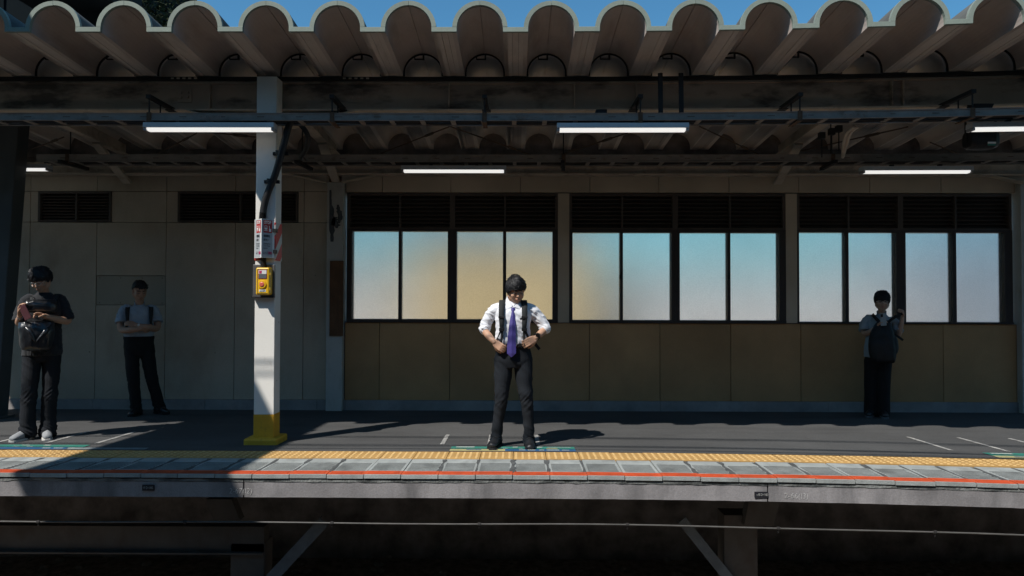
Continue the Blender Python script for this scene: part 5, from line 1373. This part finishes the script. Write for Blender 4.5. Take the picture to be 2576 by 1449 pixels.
# trousers
def trouserf(seed, amp=1.0):
    def f(p):
        k = max(0, min(1, (.20-p.z)/.14)); kn = max(0, 1-abs(p.z-.46)/.13)
        a = noise.noise(Vector((p.x*8+p.z*9+seed, p.y*8, p.z*5))); c = noise.noise(Vector((p.x*9, p.y*9+seed, p.z*30+p.x*16))); d = noise.noise(Vector((p.x*7+seed, p.y*8, p.z*20-p.x*22)))
        return amp*(.005*(1-abs(a)*2.4) + k*.012*(1-abs(c)*2.6) + kn*.007*(1-abs(d)*2.4))
    return f
tr = MB()
rings(tr, [(0,.005,.775,.135,.095),(0,.008,.84,.182,.118),(0,.006,.90,.180,.116),(0,.002,.965,.166,.111),(0,0,1.012,.162,.110)], n=26)
lL = [(-.092,.010,.86),(-.098,.0,.72),(-.108,-.012,.56),(-.118,-.012,.44),(-.140,.012,.28),(-.160,.018,.12),(-.166,.010,.055)]
lR = [(.098,.010,.86),(.105,.0,.72),(.122,-.012,.56),(.140,-.012,.44),(.152,.012,.28),(.160,.018,.12),(.160,.010,.030)]
for P in (lL, lR): limb(tr, P, [(.092,.098),(.088,.092),(.070,.076),(.060,.066),(.053,.060),(.050,.058),(.054,.066)], 18, ref=(0,1,0))
def trf(p): 
    return trouserf(4.2)(p)
put(remesh(tr, 'trousers', m_trgrey, .0062, 3, trf), 'trousers', T1)
b = MB(); pts = [(.170*math.cos(a), .001+.118*math.sin(a), 1.000) for a in [2*math.pi*k/40 for k in range(41)]]
ribbon(b, pts, .034, .005, (0,0,1), sub=1); b.build('belt', m_belt, T1)
b = MB(); b.box(.035,.085,-.124,-.112,.985,1.020); b.build('buckle', m_black, T1, bevel=.004)
shoe(T1, (-.172,-.055,.000), R(-16), m_shoe, m_sole, laces=True); shoe(T1, (.165,-.060,-.012), R(3), m_shoe, m_sole, laces=True)
b = MB(); w0 = Vector(aR[-1]); dd = (Vector(aR[-1])-Vector(aR[-2])).normalized(); b.tube([w0-dd*.035,w0-dd*.012], (.034,.034), 16, round_end=False); b.obox(w0-dd*.022+Vector((.012,-.028,.018)), (.016,.004,-.008), (.006,-.006,.016), (.004,.009,.003)); b.build('wristwatch', m_black, T1)
# his backpack
BP1 = held('backpack', T1, (0,.15,1.0), 'black backpack worn by the man in the violet tie', 'backpack')
o_ = Vector((0,.15,1.0))
bp = MB(); rings(bp, [(0,.23,.93,.13,.075),(0,.24,1.0,.155,.095),(0,.235,1.2,.150,.090),(0,.22,1.36,.120,.070),(0,.20,1.42,.07,.04)], n=20, power=.6)
bp.v = [tuple(Vector(v)-o_) for v in bp.v]; bp.build('bag', m_nylon, BP1, smooth=True)
for s in (-1,1):
    b = MB(); ribbon(b, [Vector(p)-o_ for p in [(s*.085,.13,1.40),(s*.100,.06,1.432),(s*.108,-.03,1.425),(s*.112,-.105,1.360),(s*.112,-.132,1.26),(s*.108,-.136,1.16)]], [.058,.060,.060,.056,.052,.040], .014, (1,0,0)); b.build('shoulder_strap', m_webb, BP1, smooth=True)
    b = MB(); ribbon(b, [Vector(p)-o_ for p in [(s*.108,-.140,1.17),(s*.108,-.138,1.08),(s*.120,-.140,1.0)]], .024, .004, (1,0,0)); ribbon(b, [Vector(p)-o_ for p in [(s*.114,-.136,1.15),(s*.148,-.11,1.08),(s*.176,.0,1.02),(s*.150,.13,.98)]], .022, .004, (.3,0,1)); b.build('strap_end', m_webb, BP1, smooth=True)
    b = MB(); b.obox(Vector((s*.110,-.146,1.155))-o_, (.026,0,0), (0,.006,0), (0,0,.016)); b.build('strap_buckle', m_black, BP1, bevel=.003)
    b = MB(); b.obox(Vector((s*.112,-.138,1.275))-o_, (.030,0,0), (0,.009,0), (0,0,.012)); b.build('strap_slider', m_black, BP1, bevel=.003)
b = MB(); ribbon(b, [Vector(p)-o_ for p in [(.105,-.145,1.27),(.085,-.140,1.262),(.068,-.138,1.255)]], .022, .006, (0,0,1)); b.build('chest_clip', m_black, BP1)
b = MB(); ribbon(b, [Vector(p)-o_ for p in [(.19,.06,1.05),(.225,.02,1.00),(.262,.0,.955)]], .030, .005, (.5,0,.8)); b.build('loose_strap', m_webb, BP1)

# ---------------------------------------------------------------- man in black with phone, at the left
T2, g2 = person_root(96, 1103, 1, 'man in black shirt and glasses looking down at his phone at the left')
S2 = 1.05
rot = Euler((R(26), R(-4), R(-30)), 'XYZ').to_matrix()
HC = Vector((.000,-.060,1.640))
body = MB(); hd, HM = head_parts(m_skin, HC, rot, None, T2.scale.x); body.v += hd.v; body.f += hd.f; body.m += hd.m
limb(body, [(.045,.012,1.46),(.035,.0,1.52),(.012,-.030,1.590)], [.064,.058,.056], 16)
rings(body, [(.03,.01,.95,.12,.09),(.03,.01,1.2,.13,.09),(.03,.01,1.38,.10,.07),(.035,.01,1.44,.06,.05)], n=16)
bR = [(.215,.010,1.440),(.265,.0,1.330),(.300,-.02,1.225),(.185,-.150,1.235),(.050,-.262,1.272)]
bL = [(-.130,.0,1.440),(-.190,.0,1.330),(-.215,-.030,1.215),(-.215,-.150,1.225),(-.200,-.235,1.285)]
for A in (bR, bL): limb(body, A, [.052,.048,.043,.038,.028], 12)
hand(body, bR[-1], (-.80,-.42,.30), (-.25,-.35,-.85), side=1, size=1.02, curls=[.25,.45,.6,.7], thumb=.6)
hand(body, bL[-1], (.05,-.25,.95), (.7,-.55,-.1), side=-1, size=1.02, curl=.45, thumb=.7)
put(remesh(body, 'body', m_skin, .0050, 3), 'body', T2)
head_extras(T2, HM, glasses=True, down=True)
hair_mesh(T2, HM, 5, n=1100, fringe=.034, side=-.006, back=-.065, length=.055, puff=.015, part=-.06, wild=.9)
sh = MB()
rings(sh, [(.03,.015,.865,.215,.145),(.03,.012,.93,.215,.145),(.03,.01,1.05,.205,.138),(.03,.008,1.2,.200,.130),(.035,.006,1.34,.205,.126),(.04,.008,1.43,.185,.105),(.042,.010,1.48,.12,.085),(.042,.012,1.515,.074,.070)], n=28)
for s, A in ((1,bR),(-1,bL)):
    limb(sh, [(s*.14+.04,.010,1.425),Vector(A[0])+Vector((0,0,-.012)),A[1],lerp3(A[1],A[2],.75),lerp3(A[1],A[2],.98)], [.070,.068,.070,.073,.073], 16, flat=True)
put(remesh(sh, 'shirt', m_blackshirt, .0062, 4, shirtf(9.1, .75)), 'shirt', T2)
tr = MB()
rings(tr, [(.03,.01,.80,.15,.105),(.03,.012,.87,.195,.125),(.03,.01,.95,.19,.12)], n=24)
lL = [(-.070,.01,.86),(-.085,.0,.70),(-.098,-.01,.50),(-.110,.0,.32),(-.112,.01,.16),(-.108,.01,.075)]
lR = [(.125,.01,.86),(.128,.0,.70),(.118,-.01,.50),(.108,.0,.32),(.108,.015,.16),(.100,.01,.060)]
for P in (lL, lR): limb(tr, P, [(.106,.11),(.096,.102),(.084,.090),(.082,.088),(.084,.092),(.090,.098)], 18)
put(remesh(tr, 'trousers', m_trdark, .0064, 3, trouserf(2.2, 1.3)), 'trousers', T2)
shoe(T2, (-.165,-.040,.0), R(-52), m_sneak, m_sneaksole, L=.29, W=.104, nm='sneaker'); shoe(T2, (.090,-.055,-.004), R(2), m_sneak, m_sneaksole, L=.285, W=.108, nm='sneaker')
b = MB(); w0 = Vector(bL[-1]); dd = (w0-Vector(bL[-2])).normalized(); b.tube([w0-dd*.03,w0-dd*.014], (.033,.033), 16, round_end=False); b.build('wristwatch', m_metal, T2)
PH = held('smartphone', T2, (-.150,-.335,1.285), 'dusty pink smartphone held by the man in black', 'phone')
u = Vector((.82,-.30,.42)).normalized(); v = Vector((-.55,.05,.85)); v = (v-u*v.dot(u)).normalized(); w = u.cross(v)
b = MB(); b.obox((0,0,.030), u*.037, v*.076, w*.006); b.build('case', m_case, PH, bevel=.004)
b = MB(); b.obox(Vector((0,0,.035))+v*.055+u*.015-w*.0068, u*.014, v*.016, w*.0012); b.build('camera_bump', m_black, PH, bevel=.001)
# his front bag
BG = held('front_backpack', T2, (-.02,-.2,1.1), 'glossy black backpack worn on the front by the man in black', 'backpack')
o_ = Vector((-.02,-.2,1.1))
def shift(b): b.v = [tuple(Vector(p)-o_) for p in b.v]; return b
b = MB(); rings(b, [(-.035,-.205,.925,.115,.050),(-.035,-.215,.955,.150,.085),(-.035,-.22,1.05,.175,.10),(-.035,-.215,1.15,.185,.095),(-.035,-.20,1.215,.180,.080)], n=28, power=.72)
me = remesh(shift(b), 'bag', m_leatherette, .0075, 2, folds(.012, 10, 10, 7, 5.5)); link('bag', me, BG, local=True)
b = MB(); rings(b, [(.005,-.195,1.315,.150,.035),(.005,-.205,1.335,.165,.055),(.005,-.205,1.40,.165,.055),(.005,-.195,1.440,.150,.035)], n=24, power=.6)
me = remesh(shift(b), 'top_pouch', m_leatherette, .0075, 2, folds(.010, 9, 9, 12, 8.5)); link('top_pouch', me, BG, local=True)
b = MB(); ribbon(b, [(-.19,-.26,1.19),(-.11,-.32,1.13),(-.045,-.335,1.02)], [.012,.05,.012], .012, (.5,0,.9)); ribbon(b, [(.13,-.27,1.19),(.06,-.32,1.12),(-.035,-.335,1.02)], [.012,.05,.012], .012, (.5,0,-.9)); shift(b).build('fold_panel', m_leatherette, BG, smooth=True)
b = MB(); ribbon(b, [(-.15,-.258,1.425),(.005,-.268,1.432),(.16,-.258,1.425)], .008, .006, (0,0,1)); ribbon(b, [(-.15,-.262,1.375),(.05,-.272,1.395),(.16,-.262,1.405)], .006, .006, (0,0,1)); shift(b).build('zip', m_webb, BG)
for s, x in ((-1,-.10),(1,.165)):
    b = MB(); zo = -.030 if s < 0 else -.006; x = x*.82 if s < 0 else x
    ribbon(b, [(x*.9,-.165,1.42),(x*1.0,-.10,1.475+zo),(x*1.05,.0,1.505+zo),(x*1.1,.09,1.48+zo),(x*1.2,.14,1.38)], .050, .010, (1,0,0)); shift(b).build('shoulder_strap', m_webb, BG, smooth=True)
b = MB(); ribbon(b, [(.24,.11,1.40),(.30,.10,1.37),(.335,.09,1.325)], .02, .005, (.5,0,.8)); shift(b).build('loose_strap', m_webb, BG)

# ---------------------------------------------------------------- man with crossed arms in the shade
T3, g3 = person_root(355, 1043.5, 1, 'man in pale short sleeved shirt with arms crossed in the shade')
rot = Euler((R(22), R(0), R(14)), 'XYZ').to_matrix()
HC = Vector((-.040,-.045,1.600))
body = MB(); hd, HM = head_parts(m_skin2, HC, rot, None, T3.scale.x); body.v += hd.v; body.f += hd.f; body.m += hd.m
limb(body, [(-.04,.012,1.40),(-.04,.0,1.47),(-.04,-.02,1.545)], [.064,.058,.056], 16)
rings(body, [(-.04,.01,.95,.12,.09),(-.04,.01,1.2,.13,.09),(-.04,.01,1.34,.10,.07),(-.04,.01,1.39,.06,.05)], n=16)
cL = [(-.225,.010,1.365),(-.265,-.005,1.255),(-.270,-.050,1.115),(-.150,-.170,1.105),(-.010,-.190,1.120)]
cR = [(.145,.010,1.365),(.185,-.005,1.255),(.195,-.050,1.120),(.060,-.175,1.135),(-.085,-.165,1.165)]
for A in (cL, cR): limb(body, A, [.052,.048,.044,.040,.029], 12)
hand(body, cL[-1], (.85,.10,.12), (.1,1,0), side=-1, curl=.25); hand(body, cR[-1], (-.85,.0,.25), (-.1,.7,-.6), side=-1, curl=.35)
put(remesh(body, 'body', m_skin2, .0056, 3), 'body', T3)
head_extras(T3, HM, down=True)
hair_mesh(T3, HM, 8, n=800, fringe=.060, side=.022, back=-.045, length=.026, puff=.007, wild=.4)
sh = MB()
rings(sh, [(-.04,0,.955,.165,.102),(-.04,0,1.00,.180,.112),(-.04,0,1.045,.197,.128),(-.04,0,1.12,.190,.124),(-.04,0,1.25,.188,.122),(-.04,.005,1.33,.185,.112),(-.04,.008,1.385,.12,.085),(-.04,.01,1.42,.072,.068)], n=26)
for s, A in ((-1,cL),(1,cR)):
    limb(sh, [(s*.12-.04,.010,1.345),Vector(A[0])+Vector((0,0,-.01)),A[1],lerp3(A[1],A[2],.45)], [.066,.064,.072,.082], 16, flat=True)
put(remesh(sh, 'shirt', m_shirtb, .0068, 2, shirtf(3.3, .9)), 'shirt', T3)
c = MB()
for s in (-1,1):
    ribbon(c, [(-.04,.07,1.45),(-.04+s*.060,.04,1.448),(-.04+s*.064,-.015,1.43),(-.04+s*.044,-.062,1.39)], .045, .006, (0,0,1))
    c.add([(-.04+s*.010,-.092,1.352),(-.04+s*.058,-.062,1.41),(-.04+s*.066,-.090,1.335),(-.04+s*.010,-.10,1.35),(-.04+s*.058,-.07,1.408),(-.04+s*.066,-.098,1.333)], [(0,1,2),(3,5,4),(0,3,4,1),(1,4,5,2),(2,5,3,0)])
c.build('collar', m_shirtb, T3)
tr = MB()
rings(tr, [(-.035,.01,.76,.14,.10),(-.035,.01,.85,.196,.125),(-.04,.005,.93,.195,.122),(-.04,0,1.012,.194,.124)], n=24)
lL = [(-.125,.01,.84),(-.120,.0,.66),(-.105,-.01,.46),(-.085,.0,.28),(-.070,.01,.12),(-.062,.01,.045)]
lR = [(.065,.01,.84),(.095,-.01,.66),(.135,-.02,.46),(.185,-.01,.28),(.228,.0,.12),(.245,.0,.045)]
for P in (lL, lR): limb(tr, P, [(.105,.11),(.092,.10),(.078,.085),(.075,.082),(.074,.082),(.076,.086)], 18)
put(remesh(tr, 'trousers', m_trblack, .0068, 3, trouserf(6.2)), 'trousers', T3)
b = MB(); pts = [(-.04+.201*math.cos(a), .131*math.sin(a), .998) for a in [2*math.pi*k/40 for k in range(41)]]; ribbon(b, pts, .036, .006, (0,0,1), sub=1); b.build('belt', m_belt, T3)
shoe(T3, (-.075,-.045,.0), R(-30), m_shoe, m_sole); shoe(T3, (.265,-.040,.0), R(38), m_shoe, m_sole)
b = MB(); w0 = Vector(cR[-1]); b.tube([w0+Vector((.05,-.005,-.008)), w0+Vector((.028,-.002,-.004))], (.034,.034), 14, round_end=False); b.ell(w0+Vector((.038,-.038,.0)), (.016,.006,.016), n=12, k=6); b.build('wristwatch', m_metal, T3)
BP3 = held('backpack', T3, (-.04,.12,1.1), 'black backpack worn by the man with crossed arms', 'backpack')
o_ = Vector((-.04,.12,1.1))
b = MB(); rings(b, [(-.04,.19,.95,.14,.06),(-.04,.20,1.05,.155,.075),(-.04,.19,1.25,.145,.07),(-.04,.17,1.38,.10,.05)], n=20, power=.6); shift(b).build('bag', m_nylon, BP3, smooth=True)
for s in (-1,1):
    b = MB(); ribbon(b, [(-.04+s*.10,.13,1.36),(-.04+s*.125,.05,1.405),(-.04+s*.150,-.04,1.39),(-.04+s*.152,-.118,1.30),(-.04+s*.150,-.130,1.20),(-.04+s*.175,-.09,1.10)], [.055,.06,.06,.052,.035,.03], .012, (1,0,0)); shift(b).build('shoulder_strap', m_webb, BP3, smooth=True)

# ---------------------------------------------------------------- youth by the windows
T4, g4 = person_root(2208, 1047.5, 1, 'youth in grey shirt and wide black trousers leaning by the right windows')
rot = Euler((R(6), R(0), R(4)), 'XYZ').to_matrix()
HC = Vector((.068,-.030,1.490))
body = MB(); hd, HM = head_parts(m_skin3, HC, rot, None, T4.scale.x); body.v += hd.v; body.f += hd.f; body.m += hd.m
limb(body, [(.055,.012,1.29),(.060,.0,1.36),(.066,-.01,1.44)], [.056,.050,.048], 16)
rings(body, [(.03,.01,.85,.12,.09),(.035,.01,1.1,.12,.085),(.045,.01,1.22,.09,.065),(.055,.01,1.28,.05,.045)], n=16)
dL = [(-.105,.0,1.280),(-.160,-.01,1.190),(-.165,-.055,1.075),(-.070,-.175,1.115),(.020,-.235,1.185)]
dR = [(.205,.0,1.250),(.250,-.01,1.170),(.275,-.060,1.075),(.305,-.095,1.200),(.325,-.110,1.305)]
for A in (dL, dR): limb(body, A, [.044,.041,.037,.033,.024], 12)
hand(body, dL[-1], (.62,-.25,.60), (.5,-.5,-.4), side=-1, curl=.45, size=.95); hand(body, dR[-1], (-.10,-.25,.75), (-.75,-.55,0), side=1, curl=.85, size=.95)
put(remesh(body, 'body', m_skin3, .0054, 3), 'body', T4)
head_extras(T4, HM, glasses=True)
hair_mesh(T4, HM, 12, n=1000, fringe=.024, side=-.020, back=-.075, length=.055, puff=.016, wild=.5)
sh = MB()
rings(sh, [(.01,.015,.775,.185,.135),(.012,.012,.90,.178,.126),(.02,.01,1.05,.165,.118),(.035,.008,1.18,.165,.112),(.045,.008,1.25,.150,.095),(.055,.01,1.295,.10,.075),(.058,.012,1.325,.062,.06)], n=26)
for s, A in ((-1,dL),(1,dR)):
    limb(sh, [(s*.10+.045,.010,1.235),Vector(A[0])+Vector((0,0,-.015)),A[1],lerp3(A[1],A[2],.70)], [.058,.058,.068,.076], 16, flat=True)
put(remesh(sh, 'shirt', m_shirtg, .0068, 2, shirtf(7.3, .9)), 'shirt', T4)
c = MB()
for s in (-1,1): ribbon(c, [(.06,.066,1.36),(.06+s*.055,.04,1.355),(.06+s*.058,-.015,1.335),(.06+s*.03,-.070,1.285)], .040, .006, (0,0,1))
c.build('collar', m_shirtg, T4)
tr = MB()
rings(tr, [(.01,.015,.62,.155,.11),(.01,.015,.72,.158,.112),(.01,.012,.82,.145,.10)], n=24)
lL = [(-.070,.01,.72),(-.078,.01,.50),(-.082,.01,.28),(-.085,.01,.05)]; lR = [(.085,.01,.72),(.075,.01,.50),(.068,.01,.28),(.066,.01,.05)]
for P in (lL, lR): limb(tr, P, [(.105,.11),(.098,.105),(.092,.10),(.094,.105)], 18)
put(remesh(tr, 'trousers', m_trblack, .0068, 3, folds(.007, 11, 11, 3, 8.2)), 'trousers', T4)
shoe(T4, (-.092,-.065,.0), R(-14), m_shoe, m_greysole, nm='sneaker', L=.26); shoe(T4, (.072,-.065,.0), R(12), m_shoe, m_greysole, nm='sneaker', L=.26)
PH2 = held('smartphone', T4, (.078,-.315,1.265), 'pale smartphone held by the youth at the right windows', 'phone')
b = MB(); u = Vector((.95,-.25,.1)).normalized(); v = Vector((-.05,.15,.98)); v = (v-u*v.dot(u)).normalized(); w = u.cross(v)
b.obox((0,0,0), u*.038, v*.078, w*.005); b.build('case', m_phone, PH2, bevel=.004)
b = MB(); b.obox(v*.05-u*.014-w*(-.006), u*.016, v*.018, w*.002); b.obox(v*.05-u*.014+w*(-.006), u*.016, v*.018, w*.002); b.build('camera_bump', m_black, PH2, bevel=.001)
BP4 = held('front_backpack', T4, (.06,-.2,.95), 'large black backpack worn on the front by the youth', 'backpack')
o_ = Vector((.06,-.2,.95))
b = MB(); rings(b, [(.085,-.195,.715,.115,.05),(.075,-.215,.76,.155,.09),(.062,-.215,.90,.172,.105),(.062,-.205,1.06,.155,.095),(.075,-.185,1.19,.110,.070),(.085,-.165,1.25,.055,.035)], n=26, power=.75)
rings(b, [(.215,-.20,.84,.035,.05),(.220,-.20,.90,.050,.06),(.215,-.20,1.0,.045,.055),(.205,-.20,1.05,.025,.04)], n=14)
me = remesh(shift(b), 'bag', m_nylon, .0075, 2, folds(.009, 9, 9, 7, 1.5)); link('bag', me, BP4, local=True)
b = MB(); ribbon(b, [(-.06,-.05,1.325),(-.01,-.125,1.27),(.045,-.175,1.215)], .042, .010, (.7,0,.7)); shift(b).build('shoulder_strap', m_webb, BP4, smooth=True)
b = MB(); ribbon(b, [(.11,-.195,1.20),(.21,-.19,1.285),(.325,-.155,1.345)], .036, .008, (-.5,0,.8)); shift(b).build('held_strap', m_webb, BP4, smooth=True)
b = MB(); ribbon(b, [(.205,-.2,1.08),(.27,-.2,1.045),(.325,-.2,1.005)], .03, .006, (.4,0,.9)); shift(b).build('loose_strap', m_webb, BP4)
b = MB(); ribbon(b, [(-.04,-.318,1.03),(.06,-.328,1.05),(.16,-.318,1.03)], .008, .004, (0,0,1)); ribbon(b, [(.035,-.335,1.075),(.05,-.335,1.085),(.07,-.335,1.080)], .010, .004, (0,0,1)); shift(b).build('zip', m_metal2, BP4) if False else shift(b).build('zip', m_webb, BP4)
